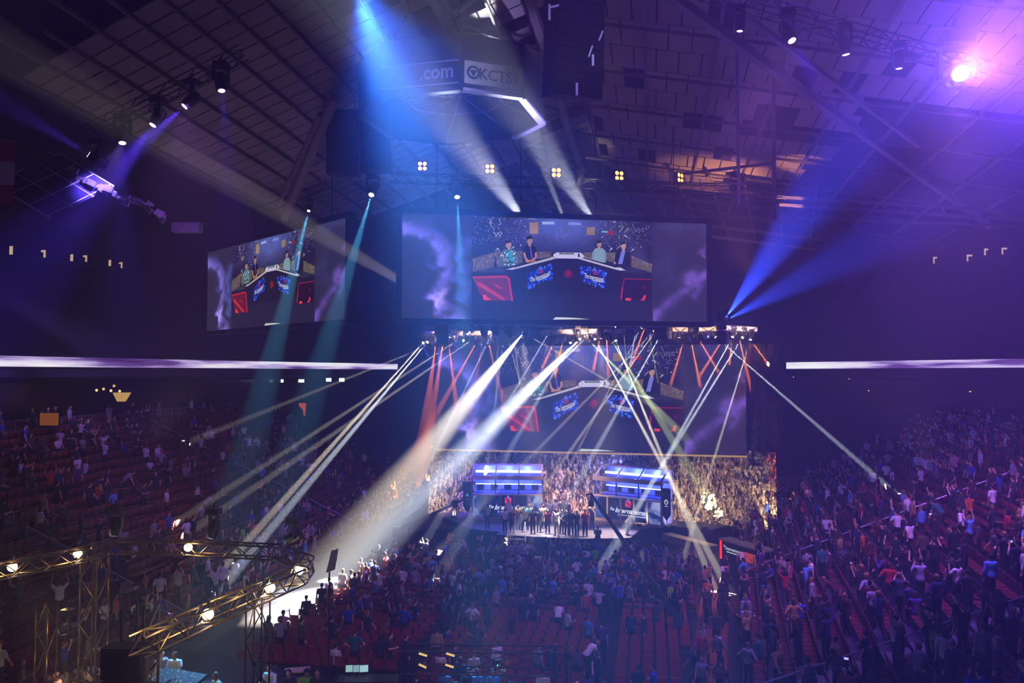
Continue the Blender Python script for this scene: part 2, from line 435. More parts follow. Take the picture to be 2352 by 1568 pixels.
PIC = picture()
class Art:
    """flat coloured shapes of the picture, in crop coordinates"""
    def __init__(s): s.b = MB()
    def P(s, x, y, l):
        u, v = scr(x, y); return (u*IW, -.012-.006*l, v*IH)
    def poly(s, pts, col, l=1, k=1.0):
        c = lin(col); s.b.poly([s.P(x, y, l) for x, y in pts], 1, tuple(q*k for q in c))
    def ell(s, x, y, rx, ry, col, l=2, n=12, k=1.0):
        s.poly([(x+rx*math.cos(2*PI*i/n), y+ry*math.sin(2*PI*i/n)) for i in range(n)], col, l, k)
    def line(s, pts, w, col, l=2, k=1.0):
        for (x0, y0), (x1, y1) in zip(pts, pts[1:]):
            d = math.hypot(x1-x0, y1-y0) or 1; a, b = -(y1-y0)/d*w/2, (x1-x0)/d*w/2
            s.poly([(x0+a, y0+b), (x1+a, y1+b), (x1-a, y1-b), (x0-a, y0-b)], col, l, k)
def textpolys(txt, shear=.25, bold=.0):
    cu = bpy.data.curves.new('lettering', 'FONT'); cu.body = txt; cu.shear = shear; cu.offset = bold; cu.resolution_u = 3
    o = bpy.data.objects.new('lettering', cu); COL.objects.link(o)
    dg = bpy.context.evaluated_depsgraph_get(); me = bpy.data.meshes.new_from_object(o.evaluated_get(dg))
    vs = np.array([tuple(v.co) for v in me.vertices]).reshape(-1, 3); fs = [tuple(p.vertices) for p in me.polygons]
    bpy.data.objects.remove(o); bpy.data.curves.remove(cu); bpy.data.meshes.remove(me)
    vs[:, 0] -= vs[:, 0].min(); h = vs[:, 1].max(); w = vs[:, 0].max()
    return vs[:, :2], fs, w, h
_tc = {}
def text_on(b, txt, fn, mi, col=None, shear=.25, bold=0.0):
    """fn maps (u along 0..1, v up 0..1) to a 3-D point"""
    if (txt, shear, bold) not in _tc: _tc[(txt, shear, bold)] = textpolys(txt, shear, bold)
    vs, fs, w, h = _tc[(txt, shear, bold)]
    b.add([fn(x/w, y/h) for x, y in vs], fs, mi, col)
A = Art()
rg_ = random.Random(4)
# truss zigzags and bright bits behind the desk
for pts in ([(665, 140), (690, 180), (668, 170), (705, 230)], [(700, 130), (672, 165)], [(735, 140), (752, 180), (730, 195)], [(712, 280), (745, 240), (760, 250), (735, 280)], [(700, 238), (720, 275)], [(1610, 245), (1640, 205)], [(1650, 245), (1678, 210)], [(1605, 275), (1615, 292)], [(1655, 265), (1665, 285)], [(1590, 368), (1625, 335)], [(945, 145), (1000, 148)]):
    A.line(pts, 5, 'b8b0a8', 1)
A.line([(560, 120), (575, 128)], 5, 'c0b8d8', 1)
for _ in range(40):
    x = rg_.choice([rg_.uniform(600, 950), rg_.uniform(1480, 1840)]); y = rg_.uniform(150, 380)
    A.ell(x, y, rg_.uniform(2, 5), rg_.uniform(2, 6), rg_.choice(['9a9ae8', 'ffffff', 'c8b090', '5868e0', 'd0d0f0']), 1, 6)
A.poly([(1045, 165), (1130, 165), (1135, 186), (1045, 186)], 'b8c8ff', 1, .9); A.poly([(1055, 205), (1128, 205), (1128, 245), (1055, 245)], '5a6cc0', 1)
A.poly([(1235, 168), (1325, 172), (1328, 192), (1235, 190)], '98acff', 1, .8); A.poly([(1245, 208), (1325, 208), (1325, 250), (1245, 250)], '5a6cc0', 1)
A.poly([(1478, 236), (1525, 236), (1525, 246), (1478, 246)], '70c8d0', 1); A.poly([(1522, 235), (1560, 232), (1566, 262), (1524, 262)], 'b01c28', 1)
for i, x in enumerate(range(1722, 1790, 18)): A.poly([(x, 214), (x+10, 216), (x+8, 236), (x, 236)], '6a6888', 1)
# rock bench behind the desk
def bench(pts, n):
    A.poly(pts, '6a5c48', 1)
    (x0, y0), (x1, y1), (x2, y2), (x3, y3) = pts
    for i in range(n):
        t = rg_.random(); q = rg_.random()*.7; xa = x0+(x1-x0)*t; ya = y0+(y1-y0)*t; yb = y3+(y2-y3)*t; y = ya+(yb-ya)*q; h = (yb-ya)*rg_.uniform(.12, .3)
        A.poly([(xa, y), (xa+rg_.uniform(3, 8), y+2), (xa+rg_.uniform(-4, 8), y+h)], rg_.choice(['a08c68', '3c3428', '8a7858', '2c2620', 'b8a480']), 2)
bench([(552, 440), (742, 380), (742, 500), (552, 540)], 80)
bench([(742, 385), (905, 384), (905, 470), (742, 490)], 50); bench([(1005, 386), (1110, 390), (1110, 440), (1005, 440)], 40)
bench([(1340, 392), (1420, 394), (1420, 455), (1340, 430)], 30); bench([(1500, 392), (1600, 395), (1600, 480), (1500, 450)], 40)
bench([(1697, 415), (1852, 480), (1852, 542), (1697, 500)], 80)
# people behind the desk: hawaiian-shirt, black shirt, pale shirt, suit
def person2d(x, y0, s, hair, skin, top, hw, lean=0):
    A.poly([(x-hw, y0), (x-hw*.95, y0-.52*s), (x-hw*.55, y0-.66*s), (x+hw*.55, y0-.66*s), (x+hw*.95, y0-.52*s), (x+hw, y0)], top, 3)
    A.poly([(x-8, y0-.74*s), (x+8, y0-.74*s), (x+9, y0-.62*s), (x-9, y0-.62*s)], skin, 4)
    A.ell(x+lean, y0-.84*s, .105*s, .15*s, skin, 4); A.poly([(x+lean-.12*s, y0-.82*s), (x+lean-.12*s, y0-.96*s), (x+lean-.04*s, y0-1.02*s), (x+lean+.07*s, y0-1.01*s), (x+lean+.12*s, y0-.92*s), (x+lean+.04*s, y0-.91*s), (x+lean-.06*s, y0-.89*s)], hair, 5)
    A.line([(x+lean-.04*s, y0-.86*s), (x+lean-.01*s, y0-.86*s)], 4, hair, 6); A.line([(x+lean+.03*s, y0-.86*s), (x+lean+.06*s, y0-.86*s)], 4, hair, 6)
    A.line([(x+lean-.02*s, y0-.76*s), (x+lean+.04*s, y0-.76*s)], 4, 'a05848', 6)
person2d(808, 500, 195, '201814', 'c8987a', '5a6a60', 68, -4)
for _ in range(120):
    a = rg_.uniform(0, 2*PI); q = rg_.random()**.5; x = 808+58*q*math.cos(a); y = 435+62*q*math.sin(a)
    A.ell(x, y, rg_.uniform(3, 8), rg_.uniform(3, 7), rg_.choice(['e8e4d0', '18281c', '60a090', 'f0f0e4', '102018', '28c8c0', '405848']), 4, 6)
A.poly([(797, 385), (825, 385), (835, 460), (812, 455)], '28a8c0', 5); A.line([(720, 365), (742, 385)], 5, 'a0a0b0', 4)
person2d(955, 470, 195, '1c1610', 'c09078', '120e14', 48); A.poly([(952, 350), (964, 350), (976, 440), (966, 448)], '7048a8', 4)
A.line([(915, 395), (925, 440), (950, 458)], 14, 'c89070', 4); A.line([(998, 395), (1000, 430), (970, 455)], 14, 'c89070', 4); A.poly([(920, 455), (990, 448), (1000, 462), (930, 470)], 'd88830', 5)
person2d(1460, 468, 160, '181414', 'c09880', '8fb0b8', 48); A.line([(1414, 390), (1410, 440)], 14, '7c9ca8', 4); A.line([(1503, 390), (1505, 440)], 14, '7c9ca8', 4)
person2d(1640, 500, 185, '18110e', 'd0a488', '1a1a26', 58); A.poly([(1625, 380), (1655, 380), (1630, 480), (1598, 480)], '8088d8', 4); A.line([(1580, 465), (1570, 480)], 12, 'c89880', 5)
A.poly([(1580, 400), (1600, 395), (1595, 470), (1572, 465)], '141420', 4)
# microphones
for x, y in ((838, 355), (728, 368), (1550, 368), (1712, 372)): A.line([(x-18, y+15), (x, y)], 5, 'b0b0b8', 5); A.ell(x, y, 7, 6, 'd0d0d8', 5, 8)
# the desk
A.poly([(545, 548), (790, 505), (1150, 440), (1300, 440), (1640, 520), (1856, 560), (1856, 690), (545, 700)], '1c1824', 2)
A.poly([(700, 500), (790, 520), (770, 545), (600, 540), (640, 520)], '3c3a48', 3); A.poly([(1640, 530), (1720, 505), (1800, 540), (1770, 552), (1660, 548)], '30303c', 3)
A.poly([(1110, 418), (1150, 393), (1325, 396), (1350, 422), (1300, 440), (1150, 438)], 'dcd8ee', 4)
A.poly([(785, 520), (1115, 425), (1150, 438), (830, 524)], 'c8c4bc', 4); A.poly([(1345, 424), (1660, 526), (1610, 528), (1300, 440)], 'd0ccd0', 4)
A.poly([(820, 500), (1100, 425), (1112, 430), (850, 506)], '15121c', 5); A.poly([(1350, 430), (1590, 500), (1580, 506), (1335, 436)], '15121c', 5)
A.poly([(1170, 392), (1270, 394), (1278, 410), (1165, 408)], '5a6068', 5); A.poly([(1180, 394), (1262, 396), (1266, 402), (1178, 402)], '98a4a8', 6)
A.poly([(1108, 400), (1122, 400), (1124, 426), (1108, 426)], '181420', 6); A.poly([(1303, 402), (1316, 404), (1316, 430), (1303, 428)], '181420', 6)
A.poly([(1600, 500), (1630, 512), (1650, 526), (1612, 524)], 'dcdce8', 5); A.poly([(700, 425), (712, 425), (725, 510), (700, 505)], '10101c', 5); A.line([(702, 430), (706, 470)], 3, '6080d0', 6)
# flame banners on the desk front with lettering
def banner(c):
    (x0, y0), (x1, y1), (x2, y2), (x3, y3) = c
    def P(u, v, l=4):
        a = (x0+(x1-x0)*u, y0+(y1-y0)*u); b = (x3+(x2-x3)*u, y3+(y2-y3)*u); return (a[0]+(b[0]-a[0])*v, a[1]+(b[1]-a[1])*v)
    A.poly([P(.02, .1), P(.2, .0), P(.45, .12), P(.7, .0), P(1, -.02), P(.98, .5), P(1, .95), P(.75, .98), P(.45, .88), P(.15, 1), P(.02, .8), P(.04, .4)], '0c1c78', 4)
    for i in range(110):
        u, v = rg_.random(), rg_.random()
        if .15 < u < .85 and .3 < v < .75 and rg_.random() < .8: continue
        x, y = P(u, v); A.ell(x, y, rg_.uniform(3, 11), rg_.uniform(4, 12), rg_.choice(['2050f0', '1838c8', '5088ff', '1028a0', '3c70ff']), 5, 7)
    A.poly([P(.3, .42), P(.75, .35), P(.8, .62), P(.3, .7)], '0c1440', 6)
    A.poly([P(.5, .14), P(.64, .12), P(.65, .36), P(.5, .38)], 'c02868', 7); A.poly([P(.53, .0), P(.57, -.12), P(.61, 0), P(.6, .12), P(.53, .12)], '5078e0', 6)
    A.line([P(.53, .2), P(.62, .32)], 6, '301030', 8)
    def f(u, v): x, y = P(.13+.76*u, .68-.28*v); return A.P(x, y, 8)
    text_on(A.b, 'The International', f, 1, lin('f0f0ff'), .35, .01)
    A.line([P(.42, .74), P(.82, .70)], 5, 'e0e4ff', 8)
banner([(928, 540), (1112, 480), (1122, 590), (945, 665)]); banner([(1318, 490), (1508, 530), (1512, 660), (1335, 615)])
A.ell(1232, 552, 34, 30, '6a1420', 4); A.ell(1234, 548, 20, 18, 'a01c24', 5)
for dx, dy in ((-22, 16), (24, 10), (2, -24), (0, 26)): A.ell(1232+dx, 552+dy, 12, 9, '801820', 5, 7)
# two carved red emblems at the desk ends
RED, DR = 'd82428', '74141a'
A.poly([(550, 578), (790, 568), (812, 585), (832, 755), (818, 752), (640, 755), (600, 700)], DR, 4)
A.line([(552, 580), (788, 572), (806, 590), (830, 752)], 14, RED, 5); A.line([(555, 584), (600, 660)], 10, 'a81c1c', 5)
A.poly([(582, 618), (610, 616), (788, 738), (770, 748), (740, 740), (590, 640)], 'c02826', 6); A.line([(585, 622), (770, 745)], 5, 'ff5a40', 7)
A.poly([(688, 628), (716, 632), (756, 655), (752, 668), (722, 655)], 'c83028', 6); A.poly([(622, 710), (645, 708), (655, 730), (686, 738), (660, 750), (628, 746)], 'ff4830', 7)
A.poly([(1640, 585), (1850, 592), (1848, 755), (1618, 750)], '26080e', 3)
A.line([(1850, 594), (1645, 588), (1632, 640), (1618, 740)], 8, '9c1a1e', 5); A.line([(1632, 650), (1620, 738)], 8, 'e03828', 6)
A.poly([(1655, 728), (1698, 733), (1690, 750), (1650, 748)], 'ff4a34', 6); A.poly([(1790, 708), (1808, 712), (1796, 748), (1757, 748), (1780, 735)], 'f04030', 6); A.poly([(1788, 640), (1812, 645), (1800, 662), (1784, 655)], '801820', 6)
A.poly([(1140, 872), (1270, 876), (1390, 886), (1120, 890)], 'e8f0d8', 4)
def screen_mesh():
    vs = [(x/(NXP-1)*IW, 0, (1-y/(NYP-1))*IH) for y in range(NYP) for x in range(NXP)]
    fs = [(y*NXP+x, (y+1)*NXP+x, (y+1)*NXP+x+1, y*NXP+x+1) for y in range(NYP-1) for x in range(NXP-1)]
    n = len(vs); me = bpy.data.meshes.new('screen picture')
    me.from_pydata(vs+A.b.v, [], fs+[tuple(i+n for i in f) for f in A.b.f])
    ca = me.color_attributes.new('Col', 'FLOAT_COLOR', 'CORNER')
    p = np.concatenate([PIC.reshape(-1, 3), np.ones((NXP*NYP, 1))], 1)
    g = p[np.array(fs).ravel()].ravel()
    a = []
    for f, c in zip(A.b.f, A.b.c): a += [c[0], c[1], c[2], 1.0]*len(f)
    ca.data.foreach_set('color', np.concatenate([g, np.array(a)])); me.update(); return me
m_pic, nt_, o_ = newmat('screen picture')
_a = nt_.nodes.new('ShaderNodeVertexColor'); _a.layer_name = 'Col'; _e = nt_.nodes.new('ShaderNodeEmission')
_e.inputs[1].default_value = PICK; nt_.links.new(_a.outputs[0], _e.inputs[0]); nt_.links.new(_e.outputs[0], o_.inputs[0]); m_pic.cycles.emission_sampling = 'NONE'
ME_PIC = screen_mesh(); ME_PIC.materials.append(m_pic)
m_frame = mat('screen frame', '0c0c12', .6)
def screen(B0, B1, ztop, label, fr, rigging=True):
    B0, B1 = V(B0), V(B1); B1.z = B0.z
    L = (B1-B0).length; H = ztop-B0.z; rz = math.atan2(B1.y-B0.y, B1.x-B0.x)
    t = empty('video_screen', B0, rz, label, 'video screen', 'video screens')
    b = MB().bb((0, .0, 0), (L, .5, H)) if fr == 0 else MB().bb((0, -.12, 0), (L, .5, fr)).bb((0, -.12, H-fr), (L, .5, H)).bb((0, -.12, fr), (fr, .5, H-fr)).bb((L-fr, -.12, fr), (L, .5, H-fr))
    b.build('frame', m_frame, t)
    if fr: MB().bb((fr, .1, fr), (L-fr, .45, H-fr)).build('back_panel', m_frame, t)
    o = bpy.data.objects.new('picture', ME_PIC); COL.objects.link(o); setpar(o, t)
    o.location = (fr, .04 if fr else -.02, fr); o.scale = ((L-2*fr)/IW, 1, (H-2*fr)/IH)
    if rigging:
        for q in (.12, .38, .62, .88):
            MB().tube((L*q, .25, H), (L*q, .25, H+7), .025, n=5).build('hanging_cable', m_dsteel, t)
    return t
zt = at(912, 475, 45).z
screen(at(910, 743, 45), at(1635, 750, 48.4), zt, 'large black framed video screen hanging over the stage, broadcast desk picture', .3)
screen(at(470, 770, 60.2), at(802, 745, 46), zt, 'black framed video screen hanging at an angle left of the main screen', .3)
P0, P1 = at(1005, 1030, 64), at(1715, 1046, 58.6)
screen(P0, P1, P0.z+8.2, 'wide unframed screen wall at the back of the stage behind the light beams', 0, False)
tag(MB().bar(P0+V((0, -.15, -.06)), V((P1.x, P1.y-.15, P0.z-.06)), .12, .12).build('screen_sill', emit('sill strip', 'e8b868', .7)), 'thin glowing tan strip along the bottom of the stage screen wall', 'light strip')

# ------------------------------------------------------------------ lighting rig
ORD = ['first', 'second', 'third', 'fourth', 'fifth', 'sixth', 'seventh', 'eighth', 'ninth', 'tenth', 'eleventh', 'twelfth', 'thirteenth', 'fourteenth', 'fifteenth', 'sixteenth', 'seventeenth', 'eighteenth', 'nineteenth', 'twentieth']
TENS = ['', '', 'twenty', 'thirty', 'forty', 'fifty', 'sixty', 'seventy', 'eighty', 'ninety']
def ordn(n):                                        # 1-based
    if n <= 20: return ORD[n-1]
    t, u = divmod(n, 10)
    return (TENS[t][:-1]+'ieth') if u == 0 else TENS[t]+'-'+ORD[u-1]
def truss(p0, p1, s, label, step=None, m=None, r=.028, parent=None, name='lighting_truss', cat='truss', group=None):
    m = m or m_dsteel; p0, p1 = V(p0), V(p1)
    t = parent or empty(name, p0, 0, label, cat, group)
    base = p0 if parent is None else V(parent.location)
    d, a, u = frame(p1-p0); L = (p1-p0).length; step = step or s*1.1; n = max(2, round(L/step))
    cs = [a*i*s/2+u*j*s/2 for i, j in ((-1, -1), (1, -1), (1, 1), (-1, 1))]
    for c in cs: MB().tube(p0+c-base, p1+c-base, r, n=6).build('chord', m, t)
    b = MB()
    for k in range(n):
        q0, q1 = p0+d*(L*k/n)-base, p0+d*(L*(k+1)/n)-base
        for e in range(4):
            c0, c1 = cs[e], cs[(e+1) % 4]
            if (k+e) % 2: c0, c1 = c1, c0
            b.tube(q0+c0, q1+c1, r*.62, n=5, cap=False)
    b.build('lacing', m, t); return t
_lens = {}
def lensmat(col, k):
    if (col, k) not in _lens: _lens[(col, k)] = emit('lamp lens '+col, col, k)
    return _lens[(col, k)]
m_head = mat('moving head shell', '15141a', .45, var=.15)
def moving_head(loc, target, label, sc=1.0, lens='ffffff', k=8.0, name='moving_light', group='moving lights of the stage rig', cat='stage light'):
    """hung base, U yoke and a barrel that points at the target; loc is the lens centre"""
    loc = V(loc); d = (V(target)-loc).normalized()
    t = empty(name, loc, 0, label, cat, group)
    pv = -d*.30*sc                                   # pivot
    X = d.to_track_quat('Z', 'Y').to_matrix()
    h = MB(); prof = [(-.62, .05), (-.60, .15), (-.46, .19), (-.2, .2), (-.06, .17), (0, .13)]
    n = 12; vs = []; fs = []
    for z, r in prof:
        for i in range(n): vs.append(X @ V((r*sc*math.cos(2*PI*i/n), r*sc*math.sin(2*PI*i/n), z*sc)))
    for j in range(len(prof)-1):
        for i in range(n): fs.append((j*n+i, j*n+(i+1) % n, (j+1)*n+(i+1) % n, (j+1)*n+i))
    fs.append(tuple(range(n-1, -1, -1))); fs.append(tuple((len(prof)-1)*n+i for i in range(n)))
    h.add(vs, fs); h.build('head', m_head, t, smooth=False)
    MB().disc(d*.012*sc, d, .105*sc, 14).build('lens', lensmat(lens, k), t)
    sx = V((d.y, -d.x, 0)); sx = sx.normalized() if sx.length > .05 else V((1, 0, 0))
    y = MB()
    for q in (-1, 1): y.bar(pv+sx*q*.235*sc, pv+sx*q*.235*sc+V((0, 0, .42*sc)), .05*sc, .14*sc)
    y.bar(pv-sx*.26*sc+V((0, 0, .43*sc)), pv+sx*.26*sc+V((0, 0, .43*sc)), .14*sc, .07*sc); y.build('yoke', m_head, t)
    MB().box(pv+V((0, 0, .56*sc)), (.42*sc, .34*sc, .18*sc)).build('base', m_head, t)
    MB().tube(pv+V((0, 0, .65*sc)), pv+V((0, 0, .85*sc)), .03*sc, n=6).build('clamp', m_dsteel, t)
    return t
def ca(x, y): return 960+x/5.88, 720+y/5.88
def cb(x, y): return 1340+x/5.6, 720+y/5.6

WARMW, COOLW, ORA, BLU, PUR, GRN = 'fff2dc', 'e6f0ff', 'ff8248', '3a50ff', '7a48ff', 'e8ffb0'
# (source px, source depth, target px, target depth, colour, cone deg, power factor, lens gain)
BEAMS = [
 (ca(70, 395), 57, (690, 1105), 46, WARMW, 1.5, 1.0), (ca(128, 385), 57, (655, 1175), 44, COOLW, 1.7, 1.0), (ca(260, 390), 57, (570, 960), 60, WARMW, 1.6, .5),
 (ca(700, 255), 56, (860, 905), 52, WARMW, 1.4, .5), (ca(850, 272), 56, (790, 980), 50, WARMW, 1.5, .5), (ca(1005, 258), 56, (1000, 1035), 55, COOLW, 1.5, .7),
 (ca(1175, 235), 58, (1140, 905), 60, COOLW, 1.6, .5), (ca(1200, 275), 57, (1200, 900), 60, WARMW, 1.5, .7), (ca(1285, 275), 57, (1196, 890), 62, WARMW, 2.0, .35),
 (ca(1425, 260), 55, (740, 1330), 43, WARMW, 10.5, 1.2), (ca(1490, 300), 54, (1520, 945), 60, WARMW, 1.6, .7),
 (ca(2185, 345), 57, (815, 1290), 46, COOLW, 9.5, 1.35), (ca(2262, 332), 57.5, (905, 1200), 50, COOLW, 3.4, .7), (ca(1860, 375), 58, (1110, 930), 55, GRN, 3.0, .45),
 (ca(2060, 395), 58, (1190, 1000), 52, COOLW, 2.4, .25),
 ((1275, 740), 58, (1130, 985), 55, COOLW, 2.2, .45), ((1300, 742), 58, (1110, 905), 55, COOLW, 3.0, .5),
 (ca(805, 370), 58, (905, 516), 50, WARMW, 1.5, 1.1), (ca(965, 375), 58, (820, 465), 42, WARMW, 2.4, 1.2), (ca(615, 365), 58, (800, 716), 50, COOLW, 1.6, 1.0),
 ((1085, 741), 57, (300, 285), 31, WARMW, 3.4, .06), ((1215, 520), 50.5, (845, 40), 25, COOLW, 8.0, .09), ((1375, 525), 50.5, (1000, 0), 25, COOLW, 8.0, .09), ((1310, 540), 51, (1215, 300), 42, COOLW, 5.0, .05),
 (cb(910, 228), 57, (1375, 890), 55, WARMW, 1.4, .8), (cb(915, 242), 57, (1320, 1020), 54, WARMW, 1.6, .7), (cb(745, 182), 58, (1425, 845), 57, WARMW, 1.2, .6), (cb(975, 312), 57, (1410, 960), 56, COOLW, 2.6, .7),
 (cb(1700, 300), 56, (1950, 1040), 52, COOLW, 1.7, 1.1), (cb(1920, 300), 55, (1549, 1016), 52, COOLW, 1.7, 1.0), (cb(2045, 308), 55, (1562, 1005), 51, COOLW, 1.6, .9), (cb(2150, 335), 55, (1644, 1040), 52, WARMW, 1.4, .9),
 (cb(150, 328), 57, (1490, 1010), 51.5, WARMW, 1.6, 1.5), (cb(415, 347), 57, (1519, 1045), 51, WARMW, 1.5, 1.4), (cb(75, 350), 57, (1440, 870), 58, GRN, 4.4, .7), (cb(375, 367), 57, (1480, 905), 58, GRN, 4.4, .7),
 (cb(275, 185), 57, (1080, 885), 55.5, WARMW, 3.2, 1.3), (cb(415, 175), 57, (1120, 850), 56, WARMW, 2.0, .8), (cb(205, 158), 57, (1210, 742), 52, WARMW, 1.8, 1.2), (cb(1200, 300), 57, (1552, 690), 55, COOLW, 1.6, .7), (cb(1600, 295), 57, (1690, 700), 50, BLU, 2.4, 1.0),
 (cb(515, 230), 58, (1437, 810), 59, GRN, 2.0, .3), (cb(840, 222), 58, (1500, 815), 59, GRN, 2.0, .3), (cb(670, 225), 58, (1455, 790), 59, COOLW, 3.0, .4), (ca(1080, 280), 58, (1142, 830), 59, WARMW, 2.0, .2),
]
for a_, b_ in (((240, 410), (215, 600)), ((335, 400), (300, 640)), ((415, 400), (455, 720)), ((790, 390), (560, 800)), ((870, 370), (800, 760)), ((955, 395), (1050, 780)), ((1955, 370), (1900, 620)), ((1840, 388), (1760, 560))):
    BEAMS.append((ca(*a_), 58, ca(*b_), 60, ORA, 4.2, .5))
for a_, b_ in (((210, 322), (170, 520)), ((300, 320), (310, 560)), ((790, 180), (690, 450)), ((1205, 332), (1040, 580)), ((1300, 312), (1180, 720)), ((1385, 352), (1480, 820)), ((1467, 302), (1720, 720)), ((1815, 300), (1560, 700)), ((2000, 300), (2110, 780)), ((1910, 320), (1880, 640)), ((2150, 340), (2560, 900))):
    BEAMS.append((cb(*a_), 57, cb(*b_), 59, ORA, 4.2, .55))
BEAMS += [(ca(215, 428), 58, ca(420, 760), 60, BLU, 2.0, .6), (ca(70, 440), 58, ca(150, 600), 60, BLU, 2.5, .4)]
BP = 900000.0; BB = 6.3
def hexscale(c): return lin(c)
CNAME = {WARMW: 'warm white', COOLW: 'cool white', ORA: 'orange', BLU: 'blue', PUR: 'violet', GRN: 'pale yellow-green'}
seq = sorted(range(len(BEAMS)), key=lambda i: BEAMS[i][0][0])
cnt = {}
for i in seq:
    (sp, sd, tp, td, col, ang, pw) = BEAMS[i]
    s_, t_ = at(*sp, sd), at(*tp, td)
    up = t_.z > s_.z
    key = (col, up); cnt[key] = cnt.get(key, 0)+1
    lab = '%s beam light aimed %s, %s from left among %s ones on stage rig' % (CNAME[col], 'upward' if up else 'down', ordn(cnt[key]), CNAME[col].split()[-1])
    moving_head(s_, t_, lab, .8 if ang < 3 else 1.0, col, 40.0 if col in (WARMW, COOLW) else 16.0)
    dd = (t_-s_).normalized()
    light('SPOT', 'beam', s_+dd*.05, BP*BB*pw*(1.5 if col in (ORA, BLU) else 1)*(1.5 if up else 1)*(2.0/max(ang, 1.5))**.6, col, size=ang, target=t_, blend=1 if ang > 4.3 and col in (WARMW, COOLW) else .45, radius=.03)
# wide washes on the screen wall; the warm ones added to brighten the stage
WASH = [((1046, 783), (1090, 1000), 61, PUR, 34, .045), ((1076, 783), (1180, 980), 61, 'a070ff', 30, .035), ((1620, 775), (1640, 960), 60, '7050ff', 32, .025), ((1328, 775), (1330, 960), 60, 'ffb080', 48, .028),
        ((1380, 777), (1400, 1215), 55, 'ffe0c0', 24, .08), ((1200, 775), (1250, 1215), 56, 'ffe8d8', 24, .09), ((1560, 775), (1600, 1250), 54, 'ffe0b0', 22, .016)]
for q, (sp, tp, td, col, ang, pw) in enumerate(WASH):
    s_, t_ = at(*sp, 56.5), at(*tp, td)
    moving_head(s_, t_, 'wide soft wash and fill light, %s from left among the washes of the stage rig' % ordn(1+sorted(w[0][0] for w in WASH).index(sp[0])), .9, col, 5.0, group='wash lights of the stage rig')
    light('SPOT', 'wash', s_+(t_-s_).normalized()*.1, BP*pw, col, size=ang, target=t_, blend=1, radius=.15)

# trusses carrying the stage rig, pale covers stand in for the light on them
m_lit = mat('lit-look truss cover', 'd8c4b8', .7)
for q, (x0, x1, y0, y1, d0, d1) in enumerate(((976, 1005, 766, 767, 57.5, 57.5), (1031, 1062, 765, 766, 57.5, 57.4), (1070, 1142, 766, 764, 57.4, 57), (1243, 1430, 763, 760, 57, 56.4), (1545, 1580, 757, 757, 56, 55.8), (1606, 1650, 756, 755, 55.7, 55.4), (1662, 1740, 753, 757, 55.2, 54.8))):
    t = truss(at(x0, y0, d0), at(x1, y1, d1), .42, 'short pale-backed truss section of the stage rig, %s from the left' % ordn(q+1), .55, m_dsteel, .03, group='truss sections of the stage rig')
    p0, p1 = V((0, 0, 0)), at(x1, y1, d1)-at(x0, y0, d0); d, a, u = frame(p1)
    MB().bar(p0+V((0, .16, 0)), p1+V((0, .16, 0)), .02, .36).build('cover', m_lit, t)
    light('SPOT', 'truss fill', at((x0+x1)/2, (y0+y1)/2+16, d0-2.2), 700*max(1, (x1-x0)/40), 'ffd0b0', size=80, target=at((x0+x1)/2, (y0+y1)/2, d0), blend=1, radius=.2)  # added spot in front that brightens the pale cover
truss(at(985, 752, 58.4), at(1740, 744, 56), .35, 'long black truss the beam lights hang along above the stage', .6)
truss(at(1060, 731, 59), at(1540, 728, 58.5), .35, 'upper black truss half hidden behind the large screen', .6)
# line-array speaker hangs
m_spk = mat('speaker cabinet', '0d0d12', .7); m_grill = mat('speaker grille', '17171d', .55, var=.4, scale=60)
def array(top, n, w, h, d, label, lean=.0, yaw=YAW, curve=0.0, ch=9):
    t = empty('speaker_array', top, yaw, label, 'speaker array', 'hanging speaker arrays'); y = 0; z = 0
    for k in range(n):
        X = M4.Rotation(lean+curve*k, 3, 'X')
        c = MB().box((0, y, z-h/2), (w, d, h*.96), X).build('speaker', m_spk, t)
        MB().box((0, y-d*.5*math.cos(lean+curve*k), z-h/2-d*.5*math.sin(lean+curve*k)), (w*.92, .04, h*.8), X).build('grille', m_grill, c)
        z -= h*math.cos(lean+curve*k); y += h*math.sin(lean+curve*k)*.9
    MB().bb((-w/2, -d/2, 0), (w/2, d/2, .1)).build('bumper', m_dsteel, t)
    for q in (-.35, .35): MB().tube((w*q, 0, .1), (w*q, 0, ch), .02, n=5).build('chain', m_dsteel, t)
    return t
array(at(1015, 746, 56), 4, .95, .34, .6, 'short black speaker hang at the left end of the stage rig')
array(at(1522, 748, 55.5), 3, 1.15, .32, .7, 'short black speaker hang under the right half of the large screen')
array(at(791, 262, 41), 10, 1.62, .315, .9, 'tall black cabinet stack hanging left of its twin, below the ceiling panels', ch=1.0)
array(at(866, 276, 40.5), 9, 1.5, .295, .9, 'tall black cabinet stack hanging right of its twin, left of the scoreboard', ch=1.0)
array(at(1316, -55, 27), 11, 1.75, .38, 1.1, 'huge black curved speaker hang at the top edge right of the scoreboard', -.1, rad(30), .03, 2.2)
m_rim2 = mat('array highlight', 'e0dcf4', .4)  # pale bars added to imitate light catching the black hang
light('SPOT', 'highlight spot', at(1420, 160, 20), 900, 'c8c0ff', size=40, target=at(1320, 100, 25), blend=1, radius=.1)  # added spot that brightens the highlight bars
